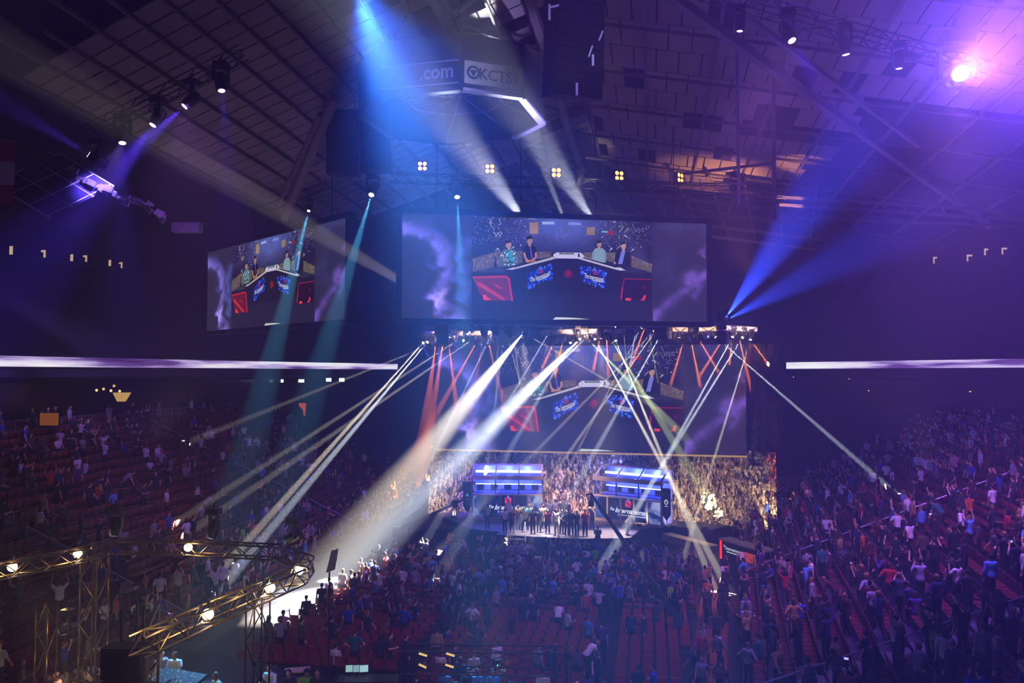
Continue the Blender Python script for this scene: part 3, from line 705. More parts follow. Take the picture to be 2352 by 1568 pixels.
for q, (px, py, l) in enumerate(((1262, 28, .5), (1352, 118, .35), (1362, 138, .35), (1376, 82, .3), (1325, 205, .4))):
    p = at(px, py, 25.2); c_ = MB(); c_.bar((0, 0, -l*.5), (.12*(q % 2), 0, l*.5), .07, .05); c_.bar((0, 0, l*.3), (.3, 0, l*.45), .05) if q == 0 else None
    t = empty('array_highlight', p, YAW, 'pale highlight on huge black speaker hang, %s' % ('near its upper left edge', 'upper of a close pair at its right edge', 'lower of a close pair at its right edge', 'topmost at its right edge', 'near its lower tip')[q], 'highlight', 'pale highlights on the huge speaker hang')
    c_.build('highlight_bar', m_rim2, t); MB().tube((0, .0, 0), (0, .3, 0), .02, n=6).build('bar_pin', m_dsteel, t)
# tall black device standing right of the big screen
t = empty('speaker_pillar', at(1657, 790, 53), YAW, 'narrow black pillar of devices rising at the right edge of the large screen', 'speaker array')
for k in range(5):
    c = MB().bb((-.28, -.25, .1+k*.42), (.28, .25, .48+k*.42)).build('speaker', m_spk, t)
    MB().bb((-.24, -.28, .14+k*.42), (.24, -.25, .44+k*.42)).build('grille', m_grill, c)
MB().bb((-.3, -.27, 0), (.3, .27, .1)).build('base', m_dsteel, t)

# ---- four big moving heads under the large screen and three hanging ones above it
for q, px in enumerate((1113, 1139, 1171, 1208)):
    s_ = at(px, 772, 50)
    moving_head(s_, s_+V((.2-.1*q, -.35, -1)), 'large black moving light hanging under the big screen, %s of four from the left' % ORD[q], 1.25, '181420', 1.0, group='black moving lights under the big screen')
for q, (px, py, d, tx, ty) in enumerate(((709, 484, 44, 680, 600), (853, 447, 41, 812, 585), (1050, 452, 41.5, 1058, 620))):
    s_ = at(px, py, d); t_ = at(tx, ty, d-2.5)
    moving_head(s_, t_, 'large hanging moving light with a thin cyan beam, %s of three from the left' % ORD[q], 1.35 if q else .8, 'd8ffff', 6, group='cyan moving lights above the screens')
    light('SPOT', 'cyan beam', s_+(t_-s_).normalized()*.1, BP*.22, '58c8ff', size=7, target=t_, blend=.6, radius=.03)
# blue searchlights beside the right edge of the screen
for (sp, tp, k) in (((1660, 735), (1800, 545), 1.0), ((1664, 742), (1900, 610), .45)):
    s_ = at(sp[0]+10, sp[1]-10, 52.0); t_ = at(*tp, 40)
    light('SPOT', 'blue beam', s_, BP*.55*k, '2c48ff', size=10, target=t_, blend=.8, radius=.03)
moving_head(at(1669, 727, 52.2), at(1800, 545, 40), 'blue beam light on the black pillar right of the large screen', .8, '4060ff', 2, group='blue lights of the pillar')

# ---- warm four-cell blinders on the high truss
TA, TB = at(895, 408, 50), at(1800, 440, 46)
truss(TA, TB, .55, 'long black box truss carrying the warm four-cell lamps above the large screen', .7, r=.03)
truss(at(752, 420, 52), at(840, 392, 49.5), .5, 'short truss piece lit gold beside the black speaker stacks', .6, mat('gold-lit steel', 'b8a880', .4, .6))  # gold light on this piece is put into the steel colour
truss(at(540, 505, 50), at(752, 425, 52), .45, 'dim black truss running left from the gold lit truss piece', .8)
m_cell = emit('blinder cell', 'ffa050', 4)
for q, (px, py, yw) in enumerate(((970, 381, 0), (1125, 387, 0), (1278, 396, .1), (1423, 403, .35), (1564, 408, .75), (1711, 413, 1.42))):
    d = 50-4*(px-895)/905
    t = empty('blinder_lamp', at(px, py, d), YAW+yw, 'four-cell warm orange lamp block on the high truss, %s from the left' % ORD[q], 'stage lamp', 'four-cell lamps on the high truss')
    MB().bb((-.33, .04, -.33), (.33, .3, .33)).build('housing', m_head, t)
    for x in (-.15, .15):
        for z in (-.15, .15):
            MB().disc((x, .03, z), (0, -1, 0), .125, 14).build('lamp_cell', m_cell, t)
    MB().bar((0, .2, -.33), (0, .2, -.75), .05).build('bracket', m_dsteel, t)
    light('SPOT', 'blinder', at(px, py, d-.3), 60, 'ff9a50', size=130, target=at(px, py+60, d-6), blend=1, radius=.2)
for q, (px, py) in enumerate(((1333, 400), (1690, 412))):
    p = at(px, py, 47.6); mh_ = moving_head(p, p+V((.2, -.2, .9)), 'dark follow lamp standing on the high truss, %s' % ('between the third and fourth warm lamps' if q == 0 else 'just left of the last warm lamp'), 1.3, 'ffd8b0', 1.5, group='dark lamps on the high truss'); MB().tube((0, .1, -.75), (0, .1, -.1), .04, n=6).build('post', m_dsteel, mh_)
light('SPOT', 'truss glint', at(1345, 470, 44), 4200, 'ffe8b8', size=22, target=at(1350, 410, 47.5), blend=1, radius=.1)

# ---- violet wash trusses, left and right
LV = [(204, 355, 150, 322), (281, 328, 283, 420), (351, 287, 308, 348), (424, 244, 360, 300), (509, 208, 520, 330)]
truss(at(60, 380, 33.6), at(560, 120, 33.6), .5, 'dim black truss carrying the five violet lamps under the left roof panels', .7)
for q, (px, py, tx, ty) in enumerate(LV):
    s_ = at(px, py, 33); t_ = at(tx, ty, 32.5)
    moving_head(s_, t_, 'violet wash lamp under the left roof panels, %s of five from the left' % ORD[q], 1.3, 'c8a0ff', 22, group='violet lamps of the left truss')
    light('SPOT', 'violet beam', s_+(t_-s_).normalized()*.1, BP*(.03, .02, .08, .11, .016)[q], '5a38ff', size=20, target=t_, blend=.9, radius=.06)
RV = [(1699, 71, 1690, 200), (1819, 93, 1880, 200), (1943, 125, 1960, 230), (2065, 157, 2070, 270)]
truss(at(1600, -25, 29), at(2260, 160, 29), .5, 'black truss carrying the violet lamps under the right roof panels', .7, mat('blue grey steel', '4a4a66', .4, .5))
for q, (px, py, tx, ty) in enumerate(RV):
    s_ = at(px, py, 28.4); t_ = at(tx, ty, 28.5) if q != 1 else at(tx, ty, 27.5)
    moving_head(s_, t_, 'violet wash lamp on the right roof truss, %s of four smaller ones from the left' % ORD[q], (.95, 1.3, 1.15, 1.0)[q], 'd0a0ff', (14, 30, 25, 14)[q], group='violet lamps of the right truss')
    light('SPOT', 'violet beam', s_+(t_-s_).normalized()*.1, BP*(.010, .04, .018, .008)[q], '6a38ff', size=22, target=t_, blend=1, radius=.06)
s_ = at(2205, 170, 27.5)
moving_head(s_, s_+(CP+V((4, 0, 4))-s_), 'blinding white-violet lamp at the right end of the right truss', 2.4, 'ffffff', 60, group='violet lamps of the right truss')
s_ = s_+(CP-s_).normalized()*.15
light('SPOT', 'violet glare', s_, BP*.003, '6a38ff', size=150, target=at(2330, 60, 18), blend=1, radius=.1)
light('SPOT', 'violet glare', s_, BP*.018, '6a38ff', size=60, target=at(2340, 20, 18), blend=1, radius=.1)
light('SPOT', 'violet glare', s_, BP*.21, '6a3cff', size=60, target=CP+V((12, 0, 6)), blend=1, radius=.06)
light('SPOT', 'violet glare', s_, BP*.08, '9468ff', size=30, target=CP+V((2, 0, 2)), blend=1, radius=.06)
light('SPOT', 'violet crowd wash', s_-V((0, 0, .4)), BP*.036, 'c078ff', size=74, target=RS.pos(9, 40), blend=1, radius=.3)
# ---- big blue lamp above the frame, hung in the roof
s_ = at(812, -40, 25)
moving_head(s_, at(985, 330, 24.5), 'powerful blue lamp hanging just above the top edge, source of the wide blue cone', 2.2, 'a0c8ff', 20, group='blue roof lamp')
s_ = s_+(at(985, 330, 24.5)-s_).normalized()*.15
light('SPOT', 'blue cone', s_, BP*.09, '1c64ff', size=44, target=at(940, 220, 22), blend=1, radius=.12)
light('SPOT', 'blue core', s_, BP*.30, '4a90ff', size=27, target=at(905, 215, 23.5), blend=1, radius=.12)
light('SPOT', 'blue room', s_, BP*.0035, '2450ff', size=130, target=at(1150, 620, 24), blend=1, radius=.2)
# ---- house washes from the left truss onto the left stand and floor crowd
light('SPOT', 'violet crowd wash', at(424, 244, 32.5), BP*.014, 'b870ff', size=80, target=LS.pos(8, 52), blend=1, radius=.3)
light('SPOT', 'violet crowd wash', at(1819, 93, 28), BP*.018, 'c878f8', size=80, target=V((-4, 40, 0)), blend=1, radius=.3)
light('SPOT', 'navy room', at(1660, 738, 53), BP*.012, '1c24ff', size=150, target=V((40, 70, 14)), blend=1, radius=.3)
light('SPOT', 'navy room', at(1015, 746, 56), BP*.007, '2440ff', size=150, target=V((-40, 75, 12)), blend=1, radius=.3)
light('SPOT', 'orange aisle', at(1724, 783, 56), BP*.020, 'ff8030', size=16, target=atz(1612, 1380, 0), blend=1, radius=.1)
light('SPOT', 'orange aisle', at(1698, 774, 56), BP*.022, 'ff7020', size=15, target=atz(1845, 1225, 1.0), blend=1, radius=.1)
# added fill spots aimed up to brighten the roof panels
light('SPOT', 'roof fill', V((-27, 40, 9)), BP*.0026, 'c8a0c8', size=90, target=V((-19, 40, 27)), blend=1, radius=.6)
light('SPOT', 'roof fill', V((14, 44, 8)), BP*.0020, 'd8a0a8', size=80, target=V((5, 40, 27)), blend=1, radius=.6)
light('SPOT', 'roof fill', at(1720, 640, 52), BP*.008, 'ffb060', size=60, target=at(1650, 380, 54), blend=1, radius=.3)
light('SPOT', 'roof fill', at(1760, 600, 46), BP*.007, 'ffb468', size=26, target=at(1850, 350, 50), blend=.6, radius=.1)
light('SPOT', 'roof fill', V((20, 36, 9)), BP*.006, '8050e8', size=80, target=V((15, 34, 26)), blend=1, radius=.4)

# ------------------------------------------------------------------ octagonal scoreboard
OZ = 24.05
OP = [atz(*p, OZ) for p in ((1249, 284), (1201, 224), (1062, 205), (874, 222), (824, 265), (898, 315), (1025, 330), (1182, 318))]
oc = sum((p for p in OP), V((0, 0, 0)))/8
t = empty('scoreboard', oc, 0, 'dark octagonal scoreboard with a lit rim and signs, hanging open-bottomed from the roof', 'scoreboard')
L8 = [p-oc for p in OP]
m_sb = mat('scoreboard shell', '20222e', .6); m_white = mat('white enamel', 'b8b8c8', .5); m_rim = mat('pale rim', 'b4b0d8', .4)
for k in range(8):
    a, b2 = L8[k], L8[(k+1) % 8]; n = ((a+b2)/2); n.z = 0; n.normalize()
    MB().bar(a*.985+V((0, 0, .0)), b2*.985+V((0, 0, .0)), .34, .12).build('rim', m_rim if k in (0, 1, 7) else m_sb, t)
    pn = MB(); u = V((0, 0, 2.3)); pn.prism([a, b2, b2*1.02+u, a*1.02+u], -n*.15); pn.build('side_panel', m_sb, t)
fr = MB(); hub = V((.9, -1.5, .9))
for k in range(8):
    fr.bar(L8[k]*.96+V((0, 0, .15)), V((.3, .2, 1.2)) if k % 2 else hub, .06)
    fr.bar(L8[k]*.55+V((0, 0, .9)), L8[(k+1) % 8]*.55+V((0, 0, .9)), .06)
for k in range(6): fr.bar(L8[4]*.7+V((k*.35, -.8+.3*k, .5)), L8[4]*.62+V((k*.4+.25, -1.1+.3*k, .6)), .05)
fr.build('inner_frame', mat('dim inner frame', '3a3c50', .5), t)
MB().ell((0, 0, 2.35), (3.3, 3.1, .2), nu=8, nv=4).build('top_cover', m_sb, t)
def sign(k, txt, dark, z0, z1):
    a, b2 = L8[(k+1) % 8], L8[k]                      # read from outside
    n = (a+b2)/2; n.z = 0; n.normalize(); e = b2-a
    if e.cross(V((0, 0, 1))).dot(n) < 0: a, b2 = b2, a; e = b2-a
    q = [a+e*.02+n*.05+V((0, 0, z0)), a+e*.98+n*.05+V((0, 0, z0)), a+e*.98+n*.07+V((0, 0, z1)), a+e*.02+n*.07+V((0, 0, z1))]
    sp = MB().prism(q, n*.05).build('sign_panel', m_white if not dark else m_sb, t)
    tx = MB(); x0 = .24 if not dark else .5; w = .68 if not dark else .42; y0, hh = (.25, .5) if not dark else (.3, .38)
    text_on(tx, txt, lambda u, v: a+e*(.02+.96*(x0+w*u))+n*.125+V((0, 0, z0+(z1-z0)*(y0+hh*v))), 0, None, 0, .025)
    if not dark:
        for rr, mi in ((.62, 0), (.40, 1)):
            c = a+e*(.02+.96*.14)+n*(.122+.004*mi)+V((0, 0, (z0+z1)/2)); h2 = (z1-z0)*.5*rr
            tx.add([c+e.normalized()*h2*math.cos(2*PI*i/16)+V((0, 0, h2*math.sin(2*PI*i/16))) for i in range(16)], [tuple(range(16))], mi)
        c = a+e*(.02+.96*.14)+n*.132+V((0, 0, (z0+z1)/2)); h2 = (z1-z0)*.2
        tx.add([c+e.normalized()*h2*math.cos(2*PI*i/3+.5)+V((0, 0, h2*math.sin(2*PI*i/3+.5))) for i in range(3)], [(0, 1, 2)], 0)
    else:
        for (z, hz) in ((z0+.03, .05), (z1-.08, .05)):
            tx.prism([a+e*.03+n*.11+V((0, 0, z)), a+e*.97+n*.11+V((0, 0, z)), a+e*.97+n*.11+V((0, 0, z+hz)), a+e*.03+n*.11+V((0, 0, z+hz))], n*.02)
    tx.build('lettering', [mat('sign ink', '2a2a3c' if not dark else '7a7a98', .6), m_white], sp)
sign(1, 'KCTS9', False, .25, 1.18); sign(2, '.com', True, .2, 1.25)
sg = MB(); a, b2 = L8[3], L8[4]
light('SPOT', 'rim lamp', oc+V((9, 2, -7)), BP*.011, 'b0a8ff', size=34, target=oc+V((3.4, .5, 0)), blend=.8, radius=.1)
light('SPOT', 'sign lamp', oc+V((1, -8, -2)), BP*.0011, 'd8d8ff', size=50, target=oc+V((.5, -3, .8)), blend=1, radius=.3)
light('SPOT', 'rim lamp', oc+V((-9, 0, -6)), BP*.0016, '9088ff', size=34, target=oc+V((-3.4, .5, 0)), blend=.8, radius=.1)
# dark octagonal truss crown above it
for k in range(8):
    MB().tube(L8[k]*.9+V((0, 0, 2.3)), L8[k]*.5+V((0, 0, 5.0)), .03, n=5).build('hanging_cable', m_dsteel, t)

# ------------------------------------------------------------------ left upper corner: banner, gridded glazing, torn shiny duct
p = at(-30, 470, 34)
t = empty('wall_banner', p, YAW+.3, 'red and white striped banner hanging at the left edge of the upper stand', 'banner')
MB().bb((0, -.02, 0), (1.0, 0, .9)).bb((0, -.02, 1.9), (1.0, 0, 2.8)).build('red_band', mat('banner red', 'a01828', .8), t)
MB().bb((0, -.02, .9), (1.0, 0, 1.9)).build('white_band', mat('banner white', 'c8b8c8', .8), t)
MB().tube((-.1, 0, 2.85), (1.1, 0, 2.85), .03, n=6).build('rod', m_steel, t)
g = MB(); O = at(40, 455, 40); du, dv = at(190, 385, 42)-O, at(165, 530, 40)-O
for k in range(4): g.bar(O+dv*(k/3-.45), O+du+dv*(k/3-.45), .09)
for k in range(4): g.bar(O-dv*.45+du*k/3, O+dv*.6+du*k/3, .09)
struct('window_3', g, mat('pale mullion', 'c0b8e0', .4))
struct('window_3', MB().prism([O-dv*.45, O+du-dv*.45, O+du+dv*.6, O+dv*.6], (0, .0, .08)), mat('violet glazing', '2c2858', .3))
rd = random.Random(8); t = empty('air_duct', at(270, 450, 42), 0, 'long crumpled silvery duct under the left roof edge', 'duct')
m_duct = mat('silvery duct', 'b8b0cc', .35, .7, var=.3, scale=6); o3 = V(t.location)
pts = [(150, 402), (190, 425), (225, 442), (265, 462), (300, 470), (335, 480), (360, 500), (378, 508)]
for (x0, y0), (x1, y1) in zip(pts, pts[1:]):
    b = MB(); 
    for k in range(5):
        u, w = rd.random(), rd.random(); A0 = at(x0+(x1-x0)*u, y0+(y1-y0)*u-22*w, 42-w); B0 = at(x0+(x1-x0)*(u+.5), y0+(y1-y0)*(u+.5)-22*w+rd.uniform(-4, 4), 42-w)
        b.bar(A0-o3, B0-o3, .12, rd.uniform(.12, .4))
    b.build('duct_section', m_duct, t)
light('SPOT', 'duct lamp', at(281, 328, 40), BP*.02, '9a80ff', size=46, target=at(230, 450, 42), blend=1, radius=.1)
t = empty('roof_cover', at(425, 520, 46), YAW, 'small pale violet box below the end of the silvery duct', 'box')
MB().bb((-.8, 0, -.3), (.8, .6, .25)).build('case', m_duct, t); MB().bb((-.9, -.05, .25), (.9, .65, .32)).build('lid', m_dsteel, t)

# ------------------------------------------------------------------ stage
ZS = 1.3
m_stage = mat('stage deck grey', '55525a', .7, var=.12, scale=.7); m_skirt = mat('black stage skirt', '0e0c12', .9)
def deck(pts, z, thick, name='stage_platform', label=None, m=m_stage, kind='structure', cat=None):
    q = [atz(x, y, z) for x, y in pts]; area = sum(q[i].x*q[(i+1) % len(q)].y-q[(i+1) % len(q)].x*q[i].y for i in range(len(q)))
    if area < 0: q.reverse()
    b = MB(); n = len(q); lo = [V((p.x, p.y, z-thick)) for p in q]
    b.add(q+lo, [tuple(range(n))]+[(i, n+i, n+(i+1) % n, (i+1) % n) for i in range(n)])
    b.m = [0]+[1]*n
    o = b.build(name, [m, m_skirt]); return tag(o, label, cat, kind=kind)
deck([(1000, 1178), (1082, 1215), (1150, 1221), (1139, 1227), (1168, 1229), (1325, 1237), (1448, 1235), (1472, 1214), (1556, 1208), (1560, 1172), (1300, 1163)], ZS, ZS)
deck([(1472, 1216), (1556, 1210), (1640, 1215), (1700, 1200), (1745, 1192), (1735, 1176), (1560, 1170), (1556, 1205)], 1.2, 1.2, m=mat('dark stage deck', '2c2a2c', .8))
deck([(780, 1262), (985, 1212), (1082, 1217), (1000, 1180), (900, 1190), (760, 1235)], 1.0, 1.0, m=mat('dark catwalk deck', '232126', .85))
MBL = MB(); q0, q1 = atz(1530, 1232, 1.0), atz(1642, 1262, .9); MBL.bar(q0, q1, .8, .5); struct('trim_7', MBL, mat('tan-lit stage lip', '6a6048', .8, var=.4, scale=4))  # tan light on the stage lip is put into its colour
# rugged bark-like scenic wall under the LED screen
def rockwall():
    E = (P1-P0); E.z = 0; Lw = E.length; e = E.normalized(); n = V((e.y, -e.x, 0))
    NX, NZ = 300, 60
    x0, x1 = -.7, Lw+1.9; H = P0.z-ZS+.5
    f1 = fbm((NZ, NX), (4, 44), 21, 5); f2 = fbm((NZ, NX), (3, 12), 22, 4); f3 = fbm((NZ, NX), (14, 90), 23, 3)
    h = np.abs(f1-.5)*1.6+(f2-.5)*.7+(np.abs(f3-.5))*.5
    vs = []; 
    for j in range(NZ):
        for i in range(NX):
            s = x0+(x1-x0)*i/(NX-1); z = ZS-.1+H*j/(NZ-1)
            out = h[j, i]*1.1+.5+max(0, 1-j/(NZ*.35))**2*.9*(1 if s > Lw-3 or s < 3 else .4)
            bend = max(0, s-(Lw-1.5))*.5+max(0, 1.5-s)*.3
            vs.append(P0*1+e*s+n*(out-2.1+bend*1.6)+V((0, 0, z-P0.z)))
    fs = [(j*NX+i, j*NX+i+1, (j+1)*NX+i+1, (j+1)*NX+i) for j in range(NZ-1) for i in range(NX-1)]
    return MB().add(vs, fs), e, n, Lw
rb_, ES, NS_, LW = rockwall()
def rockmat():
    m, nt, out = newmat('scenic bark'); L = nt.links.new
    b = nt.nodes.new('ShaderNodeBsdfPrincipled'); L(b.outputs[0], out.inputs[0]); b.inputs['Roughness'].default_value = .85
    tc = nt.nodes.new('ShaderNodeTexCoord'); mp = nt.nodes.new('ShaderNodeMapping'); mp.inputs['Scale'].default_value = (3.4, 3.0, 1.0); mp.inputs['Rotation'].default_value = (0, .3, 0)
    n = nt.nodes.new('ShaderNodeTexNoise'); n.inputs['Scale'].default_value = 1.6; n.inputs['Detail'].default_value = 5; n.inputs['Distortion'].default_value = 1.2
    r = nt.nodes.new('ShaderNodeValToRGB'); L(tc.outputs['Object'], mp.inputs[0]); L(mp.outputs[0], n.inputs['Vector']); L(n.outputs[0], r.inputs[0]); L(r.outputs[0], b.inputs['Base Color'])
    c = r.color_ramp; c.elements[0].position = .44; c.elements[0].color = (*lin('14110e'), 1); c.elements[1].position = .58; c.elements[1].color = (*lin('c4b498'), 1)
    q = c.elements.new(.50); q.color = (*lin('6a5a42'), 1)
    return m
m_rock = rockmat()
tag(rb_.build('scenic_wall', m_rock, smooth=False), 'rugged tan bark-textured scenic wall behind the player booths', 'scenic wall')
# dark wing of the same scenery right of the screen
wing = MB(); NXW, NZW = 24, 60
for j in range(NZW):
    for i in range(NXW):
        s = LW+.3+i*.085; z = P0.z+(j/(NZW-1))*8.2; o = (mnoise.noise((s*2, z*.7, 3))*.5+mnoise.noise((s*6, z*2, 5))*.25)*.5
        wing.v.append(tuple(P0+ES*s+NS_*(o+.5)+V((0, 0, z-P0.z))))
wing.f = [(j*NXW+i, j*NXW+i+1, (j+1)*NXW+i+1, (j+1)*NXW+i) for j in range(NZW-1) for i in range(NXW-1)]; wing.m = [0]*len(wing.f); wing.c = [(1, 1, 1)]*len(wing.f)
tag(wing.build('scenic_wing', mat('dark bark', '4a4038', .9, var=.5, scale=2)), 'dark narrow scenic wing rising along the right end of the stage screen', 'scenic wall')
# footlights washing the scenic wall from below
def wallpt(s, out, z): return P0+ES*s+NS_*out+V((0, 0, z-P0.z))
for q, (s, k) in enumerate(((.4, 1.0), (2.2, .5), (8.8, .35), (11.5, .7), (16.2, .3), (18.6, .6), (20.8, .9), (23.2, 1.5), (25.0, 1.6))):
    p = wallpt(s, 2.7, ZS+.12)
    t = empty('footlight', p, 0, 'small dark floor lamp at the foot of the scenic wall, %s from the left' % ORD[q], 'floor lamp', 'footlights of the scenic wall')
    MB().box((0, 0, .06), (.4, .25, .2)).build('housing', m_head, t); MB().disc((0, .0, .17), (0, .3, 1), .1, 10).build('lens', lensmat('ffd9a0', .8), t)
    light('SPOT', 'footlight', p+V((0, 0, .25)), 1250*k, 'ffdcae', size=120, target=wallpt(s, -1.2, 3.4), blend=1, radius=.15)
light('SPOT', 'scenic wash', at(1250, 775, 53), BP*.014, 'ffdca8', size=30, target=wallpt(11, .5, 4.4), blend=1, radius=.2)
light('SPOT', 'scenic wash', at(1600, 775, 52), BP*.006, 'ffdca8', size=26, target=wallpt(20, .5, 4.4), blend=1, radius=.2)

light('SPOT', 'stage front fill', at(1333, 392, 47), BP*.026, 'ffe6d0', size=15, target=atz(1255, 1205, 2.2), blend=1, radius=.2)  # added front spot that brightens the people on stage
# ------------------------------------------------------------------ player booths
m_bframe = mat('tan booth frame', '8f8478', .45, .3, var=.1); m_bdark = mat('booth dark trim', '1b1a24', .6)
def glassmat():
    m, nt, out = newmat('booth glass'); L = nt.links.new
    tr = nt.nodes.new('ShaderNodeBsdfTransparent'); gl = nt.nodes.new('ShaderNodeBsdfGlossy'); gl.inputs['Roughness'].default_value = .05
    tr.inputs[0].default_value = (.82, .84, .95, 1); mx = nt.nodes.new('ShaderNodeMixShader'); mx.inputs[0].default_value = .06
    L(tr.outputs[0], mx.inputs[1]); L(gl.outputs[0], mx.inputs[2]); L(mx.outputs[0], out.inputs[0]); return m
m_glass = glassmat()
m_blueglow = emit('blue booth light', '98a4ff', 16); m_blueback = mat('blue booth interior', '6a74e0', .7)
def ledmat():
    m, nt, out = newmat('booth panel picture'); L = nt.links.new
    tc = nt.nodes.new('ShaderNodeTexCoord'); n = nt.nodes.new('ShaderNodeTexNoise'); n.inputs['Scale'].default_value = .8; n.inputs['Detail'].default_value = 7; n.inputs['Distortion'].default_value = 1.4
    sx = nt.nodes.new('ShaderNodeSeparateXYZ'); L(tc.outputs['Object'], n.inputs['Vector']); L(tc.outputs['Object'], sx.inputs[0])
    ab = nt.nodes.new('ShaderNodeMath'); ab.operation = 'SUBTRACT'; ab.inputs[1].default_value = 2.6; L(sx.outputs[0], ab.inputs[0])
    a2 = nt.nodes.new('ShaderNodeMath'); a2.operation = 'ABSOLUTE'; L(ab.outputs[0], a2.inputs[0])
    mr = nt.nodes.new('ShaderNodeMapRange'); mr.inputs[1].default_value = 1.0; mr.inputs[2].default_value = 2.5; mr.inputs[3].default_value = -.14; mr.inputs[4].default_value = .10; L(a2.outputs[0], mr.inputs[0])
    ad = nt.nodes.new('ShaderNodeMath'); ad.operation = 'ADD'; L(n.outputs[0], ad.inputs[0]); L(mr.outputs[0], ad.inputs[1])
    r = nt.nodes.new('ShaderNodeValToRGB'); L(ad.outputs[0], r.inputs[0]); c = r.color_ramp
    c.elements[0].position = .40; c.elements[0].color = (*lin('0a1230'), 1); c.elements[1].position = .75; c.elements[1].color = (*lin('c0ccff'), 1)
    q = c.elements.new(.56); q.color = (*lin('2c3c90'), 1)
    e = nt.nodes.new('ShaderNodeEmission'); e.inputs[1].default_value = .8; L(r.outputs[0], e.inputs[0]); L(e.outputs[0], out.inputs[0]); m.cycles.emission_sampling = 'NONE'; return m
m_led = ledmat(); m_white_e = emit('white lettering light', 'e8ecff', 1.6); m_red_e = emit('red emblem light', 'e03048', 1.3); m_blue_e = emit('soft blue light', '6f8cff', 1.0); m_blk = mat('black ink', '0c0a12', .8)
def booth(org, rz, W_, label, side, emblem):
    t = empty('player_booth', org, rz, label, 'player booth', 'player booths')
    D, hp, hw, ht = 1.8, 1.75, 2.95, 3.95
    # five LED panels in a tan frame
    n = 5; pw = W_/n; f = MB()
    for k in range(n+1): f.bb((k*pw-.06, -.1, 0), (k*pw+.06, .06, hp+.05))
    f.bb((-.06, -.12, -.1), (W_+.06, .08, .1)); f.bb((-.06, -.14, hp-.02), (W_+.06, .1, hp+.1)); f.build('panel_frame', m_bframe, t)
    lp = MB()
    for k in range(n):
        o = MB().bb((k*pw+.06, -.03, .1), ((k+1)*pw-.06, .05, hp-.02)).build('led_panel', m_led, t)
    x0, x1 = W_*.24, W_*.80
    tx = MB(); text_on(tx, 'The', lambda u, v: V((x0+.36*u, -.045, hp*.44+.22*v)), 0, None, .35, .012)
    text_on(tx, 'International', lambda u, v: V((x0+.42+(x1-x0-.42)*u, -.045, hp*.38+.34*v)), 0, None, .4, .012)
    text_on(tx, 'DOTA 2 CHAMPIONSHIPS', lambda u, v: V((x0+.7+(x1-x0-.8)*u, -.045, hp*.26+.10*v)), 0, None, 0, .01)
    cx = W_*.515
    tx.add([V((cx+dx*.26, -.045, hp*.78+dz*.24)) for dx, dz in ((-1, -.9), (.9, -1), (1, .9), (-.9, 1))], [(0, 1, 2, 3)], 1)
    tx.add([V((cx+dx*.26, -.055, hp*.78+dz*.24)) for dx, dz in ((-.7, .6), (-.5, .8), (.75, -.5), (.5, -.8))], [(0, 3, 2, 1)], 2)
    tx.ell((cx, -.05, hp*.93), (.10, .01, .13), nu=8, nv=5, mi=3)
    tx.build('lettering', [m_white_e, m_red_e, m_blk, m_blue_e], t)
    # glazed player level
    wl = MB().bb((0, D-.1, 0), (W_, D, hw)).bb((0, .1, 0), (.06, D, 1.75)).bb((W_-.06, .1, 0), (W_, D, 1.75)); wl.build('shell', m_blueback, t)
    MB().bb((0, .1, hp-.15), (W_, D, hp-.05)).build('booth_floor', m_bdark, t)
    for k in range(3):
        MB().bb((.08+k*W_/3, .0, hp+.1), ((k+1)*W_/3-.06, .015, hw-.05)).build('window_pane', m_glass, t)
    for k in range(4):
        x = k*W_/3; MB().bb((x-.05, -.03, hp+.1), (x+.05, .07, hw)).build('mullion', m_bdark, t)
    MB().bb((-.1, -.2, hw-.02), (W_+.1, .1, hw+.2)).build('front_beam', m_bframe, t)
    MB().bar((.1, D-.25, hp+.62), (W_-.1, D-.25, hp+.62), .06).build('light_strip', m_blueglow, t)
    MB().bb((.3, .55, hp+.28), (W_-.3, 1.15, hp+.34)).build('desk', m_bdark, t)
    mon = m_bdark
    for k in range(5):
        x = .55+k*(W_-1.1)/4
        mm = MB().bb((x-.27, .62, hp+.36), (x+.27, .68, hp+.72)).bb((x-.04, .68, hp+.33), (x+.04, .74, hp+.5)); mm.build('monitor', m_bdark, t)
    # sloping glazed canopy
    cf = MB(); y0, y1 = -.15, 1.15; z0, z1 = hw+.2, ht
    for k in range(4): x = k*W_/3; cf.bar((x, y0, z0), (x, y1, z1), .1, .12)
    cf.bar((-.05, y1, z1), (W_+.05, y1, z1), .12); cf.bar((-.05, y0, z0+.05), (W_+.05, y0, z0+.05), .1); cf.build('canopy_frame', m_bframe, t)
    for k in range(3):
        MB().prism([(k*W_/3+.05, y0, z0+.03), ((k+1)*W_/3-.05, y0, z0+.03), ((k+1)*W_/3-.05, y1, z1-.03), (k*W_/3+.05, y1, z1-.03)], (0, .0, .015)).build('canopy_pane', m_glass, t)
    MB().bb((0, y1+.02, hw), (W_, D, hw+.08)).build('roof', m_bdark, t)
    MB().bb((0, D-.08, hw), (W_, D, ht-.1)).build('roof_back', m_blueback, t)
    MB().bar((.1, D-.35, hw+.42), (W_-.1, D-.35, hw+.42), .12, .16).build('light_strip', m_blueglow, t)
    for x in (W_*.22, W_*.5, W_*.78):
        M = rz
        p = V(org)+M4.Rotation(rz, 3, 'Z') @ V((x, .9, hw-.15)); light('POINT', 'booth lamp', p, 420, '5a68ff', radius=.2)
        p = V(org)+M4.Rotation(rz, 3, 'Z') @ V((x, 1.35, hw+.55)); light('POINT', 'booth lamp', p, 420, '6a78ff', radius=.15)
    # hanging pennant beside the booth
    bx = -.72 if side < 0 else W_+.08; s = 1
